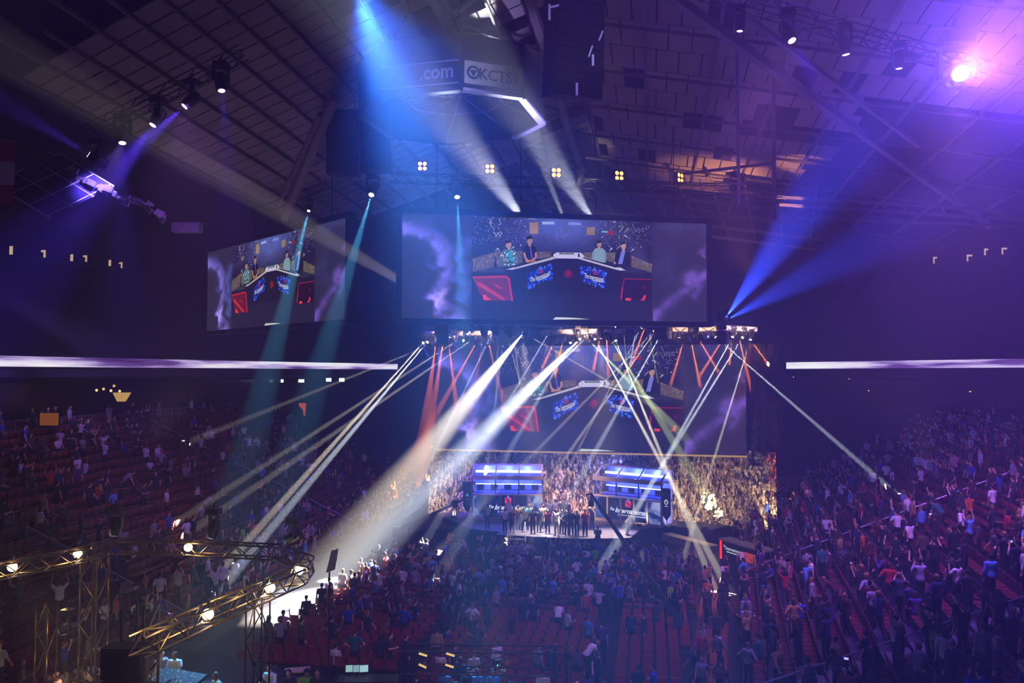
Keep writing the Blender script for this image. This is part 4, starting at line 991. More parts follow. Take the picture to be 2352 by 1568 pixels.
    bt = MB().prism([(bx, -.1, 2.75), (bx+.66, -.1, 2.75), (bx+.66, -.1, .9), (bx+.33, -.1, .45), (bx, -.1, .9)], (0, .04, 0)).build('pennant', mat('pennant cloth', '14181f', .8), t)
    e = MB()
    if emblem == 0:
        e.add([V((bx+.33+x*.13, -.115, 1.75+z*.16)) for x, z in ((-.2, -1), (.9, -.6), (.8, .2), (.1, 1), (-.5, .4), (-.9, -.3))], [tuple(range(6))], 0)
        e.bb((bx+.18, -.115, 1.42), (bx+.48, -.11, 1.5), 1)
    else:
        e.add([V((bx+.33+.16*math.cos(2*PI*i/16), -.115, 1.8+.19*math.sin(2*PI*i/16))) for i in range(16)], [tuple(range(16))], 1)
        e.add([V((bx+.33+.09*math.cos(2*PI*i/12), -.12, 1.8+.12*math.sin(2*PI*i/12))) for i in range(12)], [tuple(range(12))], 2)
        e.add([V((bx+.33+x, -.125, 1.8+z)) for x, z in ((-.06, -.02), (.06, .06), (.06, .1), (-.06, .03))], [(0, 1, 2, 3)], 1)
        e.bb((bx+.2, -.115, 1.48), (bx+.46, -.11, 1.53), 1)
    e.build('emblem', [emit('teal emblem', '3aa0b8', .8), emit('white emblem', 'd8dce8', .9), m_blk], bt)
    pb = MB(); pb.bar((bx, -.12, 2.78), (bx+.66, -.12, 2.78), .05); pb.tube((bx+.33, 0, -.1), (bx+.33, 0, 2.75), .03, n=6); pb.build('pennant_pole', m_bframe, t)
    return t
_a, _b = atz(1085, 1189, ZS+.1), atz(1245, 1191, ZS+.1)
booth((_a.x, _a.y, ZS+.1), math.atan2(_b.y-_a.y, _b.x-_a.x), (_b-_a).length, 'blue-lit glass player booth on the left of the stage, facing straight out', -1, 0)
_a, _b = atz(1367, 1190, ZS+.1), atz(1520, 1209, ZS+.1)
booth((_a.x, _a.y, ZS+.1), math.atan2(_b.y-_a.y, _b.x-_a.x), (_b-_a).length, 'blue-lit glass player booth on the right of the stage, turned inward', 1, 1)
# small screen set between the booths
t = empty('stage_cart', atz(1292, 1168, ZS), YAW, 'small dark equipment stand between the two booths', 'equipment stand')
MB().bb((-.35, -.2, 0), (.35, .2, 1.0)).build('cabinet', m_bdark, t); MB().bb((-.3, -.1, 1.05), (.3, .05, 1.35)).build('monitor', m_bdark, t); MB().bar((0, 0, .98), (0, 0, 1.1), .08).build('monitor_stand', m_bdark, t)
# glass trophy-like dark column stands (security rails) behind centre
def stairs(x0, x1, y, label):
    a, b2 = atz(x0, y, ZS), atz(x1, y, ZS); e = (b2-a); w = e.length; rz = math.atan2(e.y, e.x)
    t = empty('stage_stairs', (a.x, a.y, 0), rz, label, 'stairs', 'front stage stairs')
    for k in range(6):
        z = ZS-(k+1)*ZS/7; MB().bb((0, -.32*(k+1), z-.1), (w, -.32*k, z)).build('step', mat('step tread', '57545c', .7) if k == 0 else bpy.data.materials['step tread'], t)
    for x in (0, w):
        h = MB(); h.tube((x, .1, ZS+.9), (x, -2.0, .85), .03, n=6); h.tube((x, .1, ZS), (x, .1, ZS+.9), .025, n=6); h.tube((x, -2.0, 0), (x, -2.0, .85), .025, n=6); h.build('handrail', mat('white handrail', 'd8d4d8', .4), t)
        MB().prism([(x-.03, 0, ZS-.1), (x-.03, -2.1, .0), (x-.03, -1.8, 0), (x-.03, 0, ZS-.35)], (.06, 0, 0)).build('stringer', m_dsteel, t)
stairs(1166, 1206, 1230, 'white-railed stage steps in front of the left booth'); stairs(1283, 1325, 1237, 'white-railed stage steps right of the standing players')

# ------------------------------------------------------------------ camera cranes
def crane(tip, base, tail, label, r=.16):
    t = empty('camera_crane', (base.x, base.y, 0), 0, label, 'camera crane', 'camera cranes'); o = V((base.x, base.y, 0))
    d = (tip-base).normalized()
    MB().tube(base-o+d*tail, tip-o, r*1.15, r*.55, 8).build('boom', m_dsteel, t)
    MB().tube(V((0, 0, .15)), base-o, .12, .1, 10).build('pedestal', m_dsteel, t)
    for k in range(3):
        a = k*2.1; MB().bar((0, 0, .3), (.8*math.cos(a), .8*math.sin(a), .05), .1).build('tripod_leg', m_dsteel, t)
    MB().box(base-o+d*tail, (.5, .4, .5)).build('counterweight', m_dsteel, t)
    c = MB(); p = tip-o; c.box(p+V((0, 0, -.55)), (.34, .5, .34)); c.tube(p+V((0, .2, -.55)), p+V((0, .5, -.55)), .12, n=8)
    hd = MB().bar(p, p+V((0, 0, -.45)), .1).bar(p-d*.1+V((-.35, 0, .02)), p+V((.1, 0, .05)), .09).build('remote_head', m_dsteel, t)
    c.build('camera', m_head, hd)
    return t
crane(at(1358, 1135, 50), at(1545, 1405, 38.5), -1.5, 'long black camera crane slanting up from the crowd across the right booth')
crane(at(1075, 1142, 56.5), at(940, 1205, 53), -1.0, 'black camera crane left of the left booth, over the dark catwalk', .13)

# ------------------------------------------------------------------ commentary desk on the right
Ta, Tb = at(1655, 1300, 50), at(1752, 1312, 46.5); Ta.z = Tb.z = .25
e = Tb-Ta; w = e.length; rz = math.atan2(e.y, e.x)
t = empty('commentary_desk', (Ta.x, Ta.y, 0), rz, 'dark green-black commentary desk with a red emblem, right of the stage', 'desk')
MB().bb((-.1, -.15, 0), (w+1.6, 3.0, .28)).build('platform', m_skirt, t)
MB().bb((0, 0, .28), (w, .7, 2.0)).build('front_panel', mat('desk green black', '121a18', .7), t)
MB().bb((-.05, -.1, 2.0), (w+.1, .9, 2.1)).build('desktop', mat('pale desktop', '80806a', .5), t)
MB().bb((.02, -.06, .85), (.14, 0, 2.0)).build('light_bar', emit('red bar light', 'ff2814', 2.2), t)
tx = MB(); text_on(tx, 'The', lambda u, v: V((.32+.2*u, -.02, 1.62+.14*v)), 0, None, .35, .01); text_on(tx, 'International', lambda u, v: V((.52+(w*.5-.52)*u, -.02, 1.5+.2*v)), 0, None, .35, .01)
tx.bb((.62, -.02, 1.36), (w*.48, -.015, 1.41)); tx.build('lettering', emit('desk lettering', 'c8d8d0', 1.2), t)
em = MB().bb((w*.62, -.08, .72), (w*1.02, 0, 1.7)).build('emblem_board', emit('red emblem board', 'b8442c', 1.0), t)
def ep(x, z): return V((w*.62+w*.4*x, -.09, .72+.98*z))
MB().add([ep(.28, .70), ep(.34, .74), ep(.82, .24), ep(.74, .12)], [(0, 3, 2, 1)]).add([ep(.6, .82), ep(.85, .78), ep(.84, .66), ep(.7, .68)], [(0, 3, 2, 1)]).add([ep(.15, .14), ep(.35, .12), ep(.3, .26), ep(.18, .3)], [(0, 1, 2, 3)]).build('emblem_mark', mat('pale emblem bar', 'b0a0a0', .6), em)
light('SPOT', 'desk lamp', at(1700, 1130, 44), 420, 'ffe0b0', size=70, target=at(1715, 1235, 48.5), blend=1, radius=.2)

# orange wall panel in the left stand, light on it given as emission
def board(px, py, d, w, h, label, name='wall_panel', col='b06420', k=.55):
    p = at(px, py, d); t = empty(name, p, YAW, label, 'wall panel')
    MB().bb((0, 0, 0), (w, .06, h)).build('frame', m_dsteel, t); MB().bb((.04, -.02, .04), (w-.04, 0, h-.04)).build('face', emit('glowing face '+col, col, k), t); return t
board(90, 978, 50, 1.25, .85, 'glowing orange wall panel at the back of the left stand')
p = at(686, 955, 68); t = empty('pennant', p, YAW, 'small torn orange pennant hanging left of the stage', 'pennant')
MB().prism([(0, 0, 1.1), (.62, 0, 1.1), (.55, 0, .1), (.45, 0, -.1), (.35, 0, .55), (.05, 0, .8)], (0, .03, 0)).build('cloth', emit('glowing orange cloth', 'c85a18', .8), t); MB().tube((-.1, 0, 1.12), (.7, 0, 1.12), .03, n=6).build('rod', m_dsteel, t)  # cloth emits, standing for light falling on it
# lit niche and suite monitors below the left ribbon
p = at(258, 922, 55); t = empty('doorway_lamp', p, YAW+.2, 'warm lit doorway glow high in the left stand, person standing in front', 'lamp')
MB().prism([(0, 0, .62), (1.2, 0, .62), (.85, 0, 0), (.3, 0, 0)], (0, .05, 0)).build('lit_panel', emit('warm wall light', 'e8b868', .85), t); MB().bb((-.1, .05, .62), (1.3, .2, .72)).build('lamp_bar', m_dsteel, t)
for q, (px, py, k) in enumerate(((222, 896, 1.6), (238, 893, 1.2), (255, 897, 1.8), (262, 886, .9), (275, 898, 1.5))):
    p = at(px, py, 55); t = empty('work_lamp', p, YAW, 'tiny warm work lamp above the lit doorway, %s from the left' % ORD[q], 'lamp', 'work lamps above the doorway')
    MB().box((0, .1, 0), (.3, .2, .2)).build('housing', m_head, t); MB().disc((0, -.01, 0), (0, -1, 0), .1, 8).build('lens', lensmat('ffd890', k), t)
for q, (px, py, w, h) in enumerate(((647, 878, 8, 7), (692, 878, 13, 7), (755, 876, 12, 8), (785, 876, 12, 8))):
    p = at(px, py, 80); k = 80/FPX; t = empty('suite_monitor', p, YAW, 'tiny bright white monitor in the suites under the left ribbon board, %s from the left' % ORD[q], 'monitor', 'monitors in the left suites')
    MB().bb((-w*k/2-.05, 0, -.05), (w*k/2+.05, .1, h*k+.05)).build('bezel', m_dsteel, t); MB().bb((-w*k/2, -.02, 0), (w*k/2, 0, h*k)).build('display', emit('suite monitor light', 'dcecff', 3.5) if q == 0 else bpy.data.materials['suite monitor light'], t)
for q, (px, py, d) in enumerate(((385, 768, 70), (1995, 897, 60), (2228, 899, 52), (1822, 866, 70), (1950, 870, 64))):
    p = at(px, py, d); t = empty('exit_lamp', p, YAW, 'tiny amber lamp %s' % ('high on the dark left wall below the angled screen', 'under the right ribbon board, left of its twin', 'under the right ribbon board, right of its twin', 'at the left end of the right ribbon board', 'under the right ribbon, dim')[q], 'lamp', 'tiny amber lamps')
    MB().box((0, .1, 0), (.16, .2, .12)).build('housing', m_dsteel, t); MB().box((0, -.02, 0), (.1, .04, .06)).build('lens', lensmat('ffc070', 2.0), t)
# glass rails along the top of the lower stands
def rail(p0, p1, n, label):
    p0, p1 = V(p0), V(p1); t = empty('guard_rail', p0, 0, label, 'guard rail', 'guard rails of the stands'); q = p1-p0
    b = MB().tube((0, 0, 1.05), q+V((0, 0, 1.05)), .035, n=6).tube((0, 0, .12), q+V((0, 0, .12)), .03, n=6); b.build('top_rail', m_rail, t)
    for k in range(n+1): MB().tube(q*(k/n), q*(k/n)+V((0, 0, 1.05)), .03, n=6).build('post', m_rail, t)
    b = MB()
    for k in range(n*4): b.tube(q*(k/n/4)+V((0, 0, .12)), q*(k/n/4)+V((0, 0, 1.05)), .01, n=4)
    b.build('balusters', m_rail, t)
rail(LS.pos(19, 38), LS.pos(19, 52), 8, 'grey guard rail along the top of the left stand, nearer stretch')
rail(LS.pos(19, 54), LS.pos(19, 74), 10, 'grey guard rail along the top of the left stand, farther stretch')
rail(RS.pos(18, 58), RS.pos(18, 74), 9, 'grey guard rail along the top of the right stand')
rail(RS.pos(0, RS.end(0)+.1), RS.pos(9, RS.end(9)+.1), 7, 'guard rail down the stage end of the right stand, lower half')
rail(RS.pos(9, RS.end(9)+.1), RS.pos(18, RS.end(18)+.1), 7, 'guard rail down the stage end of the right stand, upper half')
# aisle stairs cut through the stands, pale edges and handrails
m_aisle = mat('aisle concrete', '6a6272', .8)
def aisle(st, a, i0, i1, label, m=None):
    t = empty('aisle_stairs', st.pos(i0, a), 0, label, 'stairs', 'aisle stairs of the stands'); o = V(t.location)
    for i in range(i0, i1):
        for h in (0, .5):
            p = st.pos(i, a, h)-o; b = MB(); c0 = p-st.d*.6; c1 = p+st.d*.6; n = st.n*st.t*.5
            b.prism([c0, c1, c1+n, c0+n], V((0, 0, .02+st.r*h))) if (c1-c0).cross(n).z > 0 else b.prism([c0+n, c1+n, c1, c0], V((0, 0, .02+st.r*h)))
            b.build('step', m or m_aisle, t)
    hr = MB(); p0, p1 = st.pos(i0, a-.75)-o, st.pos(i1-1, a-.75)-o; hr.tube(p0+V((0, 0, .95)), p1+V((0, 0, .95)), .035, n=6)
    for k in range(0, i1-i0, 3): q = st.pos(i0+k, a-.75)-o; hr.tube(q, q+V((0, 0, .95)), .03, n=6)
    hr.build('handrail', m_rail, t)
AIS_R = (30, 47); AIS_L = (34, 56)
aisle(RS, 30, 0, 19, 'stepped aisle up the right stand, nearer one'); aisle(RS, 47, 0, 19, 'stepped aisle up the right stand, farther one')
aisle(LS, 34, 0, 20, 'stepped aisle up the left stand, nearer one'); aisle(LS, 56, 0, 20, 'stepped aisle up the left stand, farther one')

# ------------------------------------------------------------------ foreground lighting truss over the broadcast desk
m_tr = mat('worn bronze truss', '5c4e38', .35, .75, var=.2, scale=6)
ZT = 6.6
RING = [(-30, 1318), (195, 1273), (262, 1254), (432, 1257), (640, 1268), (706, 1296), (688, 1322), (620, 1352), (477, 1413), (310, 1488)]
RPTS = [atz(*p, ZT) for p in RING]
LBL = ['left end piece', 'second piece from the left', 'far straight piece, left part', 'far straight piece, right part', 'far right corner piece', 'right-hand curved corner piece', 'curve just below the corner lamp', 'near piece with the upper lamp', 'near piece with the lower lamp']
for k in range(len(RPTS)-1):
    a, b2 = RPTS[k], RPTS[k+1]; d = (b2-a).normalized()*.03
    truss(a+d, b2-d, .42, 'bronze box truss over the broadcast desk, '+LBL[k], .5, m_tr, .03, group='truss ring over the broadcast desk')
LAMPS = [(28, 1302), (178, 1272), (432, 1257), (686, 1310), (620, 1350), (477, 1411)]
for q, (px, py) in enumerate(LAMPS):
    p = atz(px, py, ZT); tgt = CP+V((-3, 0, -3)); d = (tgt-p).normalized()
    t = empty('stage_lamp', p-V((0, 0, .0)), 0, 'round glowing warm lamp in bronze truss ring, %s' % ('at the far left edge', 'second from the left edge', 'on the far straight side', 'at the right corner', 'on the near side below right corner', 'on the near side, lowest')[q], 'stage lamp', 'round lamps of the truss ring')
    X = d.to_track_quat('Z', 'Y').to_matrix()
    MB().tube(-d*.42, -d*.05, .09, .15, 12).build('barrel', m_head, t); MB().disc(d*-.03, d, .135, 14).build('lens', lensmat('fff0d0', 14), t)
    MB().bar((0, 0, .0)-d*.25 if False else V(-d*.25)+V((0, 0, .1)), V(-d*.25)+V((0, 0, .32)), .05).build('yoke', m_dsteel, t)
    light('SPOT', 'ring lamp', p+d*.05, 2600, 'ffe8c0', size=60, target=V((-15.5, 22, 1.5)), blend=1, radius=.12)
    light('POINT', 'truss glint fill', p+V((.3, -.35, .1)), 50, 'ffd890', radius=.12)  # added point light for glints on the bronze truss
light('POINT', 'truss glint fill', atz(560, 1375, ZT)+V((.2, -.6, .4)), 70, 'ffe0a0', radius=.15); light('POINT', 'truss glint fill', atz(380, 1450, ZT)+V((.3, -.6, .4)), 70, 'ffe0a0', radius=.15)  # two more added points brightening the near truss pieces
# moving heads sitting on or under the ring
for q, (px, py, z, tx, dy, l) in enumerate(((262, 1230, 7.4, (0, -.2, -1), 0, 'white-bellied moving light standing on the truss ring, left one'), (483, 1235, 7.4, (-.2, -.3, -1), 0, 'white-bellied moving light standing on the truss ring, middle one'), (655, 1245, 7.3, (-.7, -.4, -.4), 0, 'black tilted moving light on the right end of the truss ring'), (305, 1400, 5.0, (-1, -.3, -.1), 0, 'black moving light with a white glint, hung over the dark tower'), (135, 1450, 4.0, (-.6, -.6, -.2), 0, 'black moving light low at the left, before the lattice tower'))):
    p = atz(px, py, z); moving_head(p, p+V(tx), l, .95, 'e8fff8' if q < 2 else 'f0f8ff', (1.5, 1.5, .6, .9, .5)[q], group='moving lights of the truss ring')
    light('POINT', 'head glint', p+V((-.35, -.4, -.1)), 5, 'e0fff4', radius=.05)
# lattice tower and dark speaker tower carrying the ring
b0 = atz(218, 1330, 5.4)
truss((b0.x, b0.y, 0), (b0.x, b0.y, 6.3), .62, 'upright bronze lattice tower at the left', .75, m_tr, .035, group='towers of the truss ring')
for k in range(5): light('POINT', 'tower glint', V((b0.x-.5, b0.y-.9, 1.5+k*1.1)), 12, 'ffc070', radius=.08)
b1 = atz(690, 1560, .2)
truss((-11.6, 22.3, 0), (-11.6, 22.3, 6.4), .5, 'thin black upright tower below the right corner of the ring', .9, m_dsteel, .03, group='towers of the truss ring')
b2 = atz(322, 1475, 5.6)
truss((b2.x, b2.y, 0), (b2.x, b2.y, 6.5), .62, 'black upright tower at the near end of the ring', .7, m_dsteel, .04, group='towers of the truss ring')
t = empty('speaker_stack', (b2.x+.05, b2.y-.62, 0), YAW, 'tall black loudspeaker stack at the near end of the truss ring', 'speaker stack')
for k in range(4): c = MB().bb((-.48, -.3, 2.6+k*.8), (.48, .25, 3.35+k*.8)).build('speaker', m_spk, t); MB().bb((-.43, -.34, 2.65+k*.8), (.43, -.3, 3.3+k*.8)).build('grille', m_grill, c)
MB().bb((-.1, -.1, 0), (.1, .1, 2.6)).build('pole', m_dsteel, t); MB().bb((-.5, -.4, 0), (.5, .4, .06)).build('base', m_dsteel, t)
b3 = atz(105, 1500, 3)
truss((b3.x, b3.y, 0), (b3.x, b3.y, 4.6), .45, 'small lattice upright left of the lattice tower', .8, m_tr, .025, group='towers of the truss ring')
light('POINT', 'tower glint', V((b3.x-.4, b3.y-.7, 2.2)), 3, 'ffb060', radius=.05)
# ------------------------------------------------------------------ broadcast desk, its raised floor and rock-faced bench wall
ZD = 2.0
def deck2(pts, z, thick, label):
    q = [atz(x, y, z) for x, y in pts]; area = sum(q[i].x*q[(i+1) % len(q)].y-q[(i+1) % len(q)].x*q[i].y for i in range(len(q)))
    if area < 0: q.reverse()
    n = len(q); b = MB().add(q+[V((p.x, p.y, z-thick)) for p in q], [tuple(range(n))]+[(i, n+i, n+(i+1) % n, (i+1) % n) for i in range(n)]); b.m = [0]+[1]*n
    return tag(b.build('broadcast_platform', [m_skirt, m_skirt]), kind='structure')
deck2([(40, 1590), (120, 1520), (330, 1490), (500, 1500), (640, 1530), (760, 1590), (900, 1720), (40, 1720)], 1.1, 1.1, '')
rk = MB(); NB = 60
def benchpath(u):
    pts = [(98, 1566), (150, 1548), (190, 1532), (255, 1540), (345, 1556), (430, 1568)]
    k = min(int(u*(len(pts)-1)), len(pts)-2); f = u*(len(pts)-1)-k
    return atz(pts[k][0]+(pts[k+1][0]-pts[k][0])*f, pts[k][1]+(pts[k+1][1]-pts[k][1])*f, 1.95)
for j in range(10):
    for i in range(NB):
        p = benchpath(i/(NB-1)); o = mnoise.noise((i*.5, j*.8, 1))*.25+mnoise.noise((i*1.4, j*.3, 4))*.12
        rk.v.append((p.x, p.y+o, 1.1+.88*j/9+(mnoise.noise((i*.3, 0, 9))*.18 if j == 9 else 0)))
for i in range(NB): p = benchpath(i/(NB-1)); rk.v.append((p.x-.1, p.y+.5, 1.8))
rk.f = [(j*NB+i, j*NB+i+1, (j+1)*NB+i+1, (j+1)*NB+i) for j in range(10) for i in range(NB-1)]; rk.m = [0]*len(rk.f); rk.c = [(1, 1, 1)]*len(rk.f)
tag(rk.build('scenic_bench', m_rock), 'rock-textured bench wall around the broadcast desk at the lower left', 'scenic wall')
# mixing console with glowing keys, crew desks and monitors along the lower edge
def console(p, rz, w, label):
    t = empty('mixing_console', p, rz, label, 'mixing console')
    MB().prism([(0, 0, .72), (w, 0, .72), (w, .75, .92), (0, .75, .92)], (0, 0, .1)).build('desk_top', m_head, t)
    MB().bb((.05, .1, 0), (w-.05, .6, .7)).build('case', m_skirt, t)
    b = MB(); r = random.Random(2)
    for k in range(70):
        x, y = r.uniform(.06, w-.06), r.uniform(.05, .7); b.bb((x-.012, y-.01, .82+y*.267), (x+.012, y+.01, .845+y*.267))
    b.build('faders', emit('console keys', 'a8c8d0', .7), t); return t
pc = atz(340, 1556, 2.0); console((pc.x, pc.y, 1.1), rad(-12), 1.9, 'black mixing console before two seated crew at the lower left')
def monitor(p, rz, w, h, label, col, k, group):
    t = empty('monitor', p, rz, label, 'monitor', group)
    MB().bb((-w/2, 0, .1), (w/2, .05, .1+h)).build('bezel', m_head, t)
    b = MB().bb((-w/2+.02, -.01, .12), (w/2-.02, 0, .08+h)); b.build('display', emit('monitor picture '+col, col, k) if 'monitor picture '+col not in bpy.data.materials else bpy.data.materials['monitor picture '+col], t)
    MB().bb((-.04, .02, 0), (.04, .08, .15)).build('stand', m_head, t); return t
def table(p, rz, w, d, h, label, group=None):
    t = empty('crew_table', p, rz, label, 'table', group); MB().bb((0, 0, h-.05), (w, d, h)).build('tabletop', m_head, t)
    for x in (.05, w-.05):
        for y in (.05, d-.05): MB().bb((x-.03, y-.03, 0), (x+.03, y+.03, h-.05)).build('leg', m_dsteel, t)
    return t
pm = atz(806, 1552, .9)
table((pm.x-.5, pm.y-.3, 0), YAW, 2.4, .8, .75, 'black crew table carrying three bright monitors at the bottom edge')
for q, (px, w, c) in enumerate(((803, .34, 'a8d8d0'), (820, .34, '90c0c8'), (836, .36, 'b8e8f0'))):
    p = atz(px, 1548, .78); monitor((p.x, p.y, .75), YAW+.15, w, .3, 'bright greenish monitor on the crew table at the bottom edge, %s of three from left' % ORD[q], c, .9, 'monitors on the crew table')
pm = atz(1020, 1590, .9); table((pm.x-.8, pm.y-.2, 0), YAW, 6.0, .8, .75, 'long black production table along the bottom edge, four people behind it')
for q, px in enumerate((1040, 1105, 1180)):
    p = atz(px, 1588, .78); monitor((p.x, p.y, .75), YAW+PI, .45, .3, 'monitor back on the long production table, %s from left' % ORD[q], 'd0e0ff', .5, 'monitors on the production table')
# horizontal truss across the production area with two lit lamps
p0, p1 = at(930, 1512, 27), at(1290, 1518, 27)
truss(p0, p1, .75, 'black horizontal truss across the bottom centre in front of the crew', 1.6, m_dsteel, .03)
for q, (xa, ya, xb, yb) in enumerate(((962, 1500, 981, 1506), (1025, 1500, 1044, 1506), (962, 1525, 979, 1533), (1023, 1526, 1042, 1532))):
    a, b2 = at(xa, ya, 26.4), at(xb, yb, 26.4)
    t = empty('tube_lamp', a, 0, 'short warm tube lamp on the bottom centre truss, %s %s' % (('upper', 'lower')[q//2], ('left', 'right')[q % 2]), 'tube lamp', 'tube lamps on the bottom truss')
    MB().tube((0, 0, 0), b2-a, .035, n=8).build('tube', emit('warm tube light', 'f0c878', 1.2) if q == 0 else bpy.data.materials['warm tube light'], t); MB().bar(V((0, .06, .03)), b2-a+V((0, .06, .03)), .05).build('reflector', m_dsteel, t)
for q, px in enumerate((935, 1287)):
    p = at(px, 1515, 27); truss((p.x, p.y, 0), (p.x, p.y, p.z+.3), .4, 'black truss post at the %s end of the bottom centre truss' % ('left', 'right')[q], .9, m_dsteel, .025)
# white stepped stack of lit shelves by the crew, bottom centre-left
p = atz(683, 1555, 1.4); t = empty('shelf_rack', (p.x, p.y, 0), YAW+.2, 'rack with three glowing tan shelves at the bottom, right of the white-shirted man', 'shelf rack')
for k in range(4): MB().bb((-.45, -.25, .5+k*.38), (.45, .25, .54+k*.38)).build('shelf', mat('tan shelf', 'c8a868', .6) if k == 0 else bpy.data.materials['tan shelf'], t)
for x in (-.45, .41):
    for y in (-.25, .21): MB().bb((x, y, 0), (x+.04, y+.04, 1.75)).build('upright', m_dsteel, t)
light('SPOT', 'crew fill', at(700, 1420, 19), 180, 'fff0d8', size=70, target=atz(660, 1560, 1.5), blend=1, radius=.2)  # added unseen fill spots that brighten the crew
light('SPOT', 'crew fill', at(420, 1350, 19), 300, 'e8fff4', size=60, target=atz(395, 1530, 2), blend=1, radius=.2)
light('SPOT', 'crew fill', at(170, 1400, 19), 140, 'ffe8c8', size=70, target=atz(180, 1560, 2), blend=1, radius=.2)
light('SPOT', 'crew fill', at(1120, 1430, 19), 620, 'ffe8e0', size=60, target=atz(1110, 1560, 1.3), blend=1, radius=.2)
# curved pale set piece hanging right of the ring
p = at(750, 1315, 29); t = empty('scenic_flat', p, YAW+.2, 'tall pale curved panel standing right of the truss ring corner', 'scenic panel')
MB().prism([(0, 0, 0), (.3, 0, .1), (.42, 0, .85), (.15, 0, .75)], (0, .05, 0)).build('panel', mat('pale grey panel', '9a9a90', .6), t); MB().bar((.0, .08, 0), (.22, .08, .8), .05).build('brace', m_dsteel, t); MB().bar((.1, .1, 0), (.1, .1, -p.z), .06).build('post', m_dsteel, t)

# ------------------------------------------------------------------ people: one continuous body per pose, clothes and hair as children
def capsule(b, p0, r0, p1, r1, n=10):
    p0, p1 = V(p0), V(p1); X = (p1-p0).to_track_quat('Z', 'Y').to_matrix() if (p1-p0).length > 1e-6 else M4.Identity(3)
    L = (p1-p0).length; vs = []; fs = []; ring = []
    for k in range(5): a = PI/2*k/4; ring.append((-r0*math.cos(a), r0*math.sin(a)))
    for k in range(5): a = PI/2*k/4; ring.append((L+r1*math.sin(a), r1*math.cos(a)))
    for z, r in ring:
        for i in range(n): vs.append(p0+X @ V((max(r, .0005)*math.cos(2*PI*i/n), max(r, .0005)*math.sin(2*PI*i/n), z)))
    for j in range(len(ring)-1):
        for i in range(n): fs.append((j*n+i, j*n+(i+1) % n, (j+1)*n+(i+1) % n, (j+1)*n+i))
    fs.append(tuple(range(n-1, -1, -1))); fs.append(tuple((len(ring)-1)*n+i for i in range(n)))
    b.add(vs, fs)
def torso(b, P, X, L, e=0.0, n=16):
    """one smooth elliptical trunk from crotch to neck base"""
    R = ((-.36, .05, .045, 0), (-.27, .125, .085, 0), (-.10, .152, .106, -.004), (.15, .155, .108, 0), (.42, .143, .099, .004), (.70, .152, .103, .006), (1.0, .168, .110, 0), (1.22, .166, .102, -.006), (1.38, .135, .085, -.01), (1.48, .07, .062, -.014))
    vs = []; fs = []
    for t, rx, ry, dy in R:
        k = e if t > -.3 else e*.5
        for i in range(n): a = 2*PI*i/n; vs.append(P+X @ V(((rx+k)*math.cos(a), (ry+k)*math.sin(a)+dy, t*L)))
    for j in range(len(R)-1):
        for i in range(n): fs.append((j*n+i, j*n+(i+1) % n, (j+1)*n+(i+1) % n, (j+1)*n+i))
    fs.append(tuple(range(n-1, -1, -1))); fs.append(tuple((len(R)-1)*n+i for i in range(n))); b.add(vs, fs)
def solid(b, name, voxel, ratio, m, smooth=True):
    """union of the volumes as one continuous surface"""
    o = b.build('tmp', m); r = o.modifiers.new('r', 'REMESH'); r.mode = 'VOXEL'; r.voxel_size = voxel
    s = o.modifiers.new('s', 'SMOOTH'); s.iterations = 3; s.factor = .4
    if ratio < 1: d = o.modifiers.new('d', 'DECIMATE'); d.ratio = ratio
    dg = bpy.context.evaluated_depsgraph_get(); me = bpy.data.meshes.new_from_object(o.evaluated_get(dg)); me.name = name
    old = o.data; bpy.data.objects.remove(o); bpy.data.meshes.remove(old)
    if smooth: me.polygons.foreach_set('use_smooth', [True]*len(me.polygons))
    if not me.materials: me.materials.append(m)
    return me
m_skin = objcolmat('skin', .6, var=.08); m_cloth = objcolmat('shirt cloth', .9, var=.25); m_trou = objcolmat('trouser cloth', .9, var=.2); m_hair = objcolmat('hair', .7, var=.4, scale=30); m_shoe = mat('shoes', '1a1818', .6)
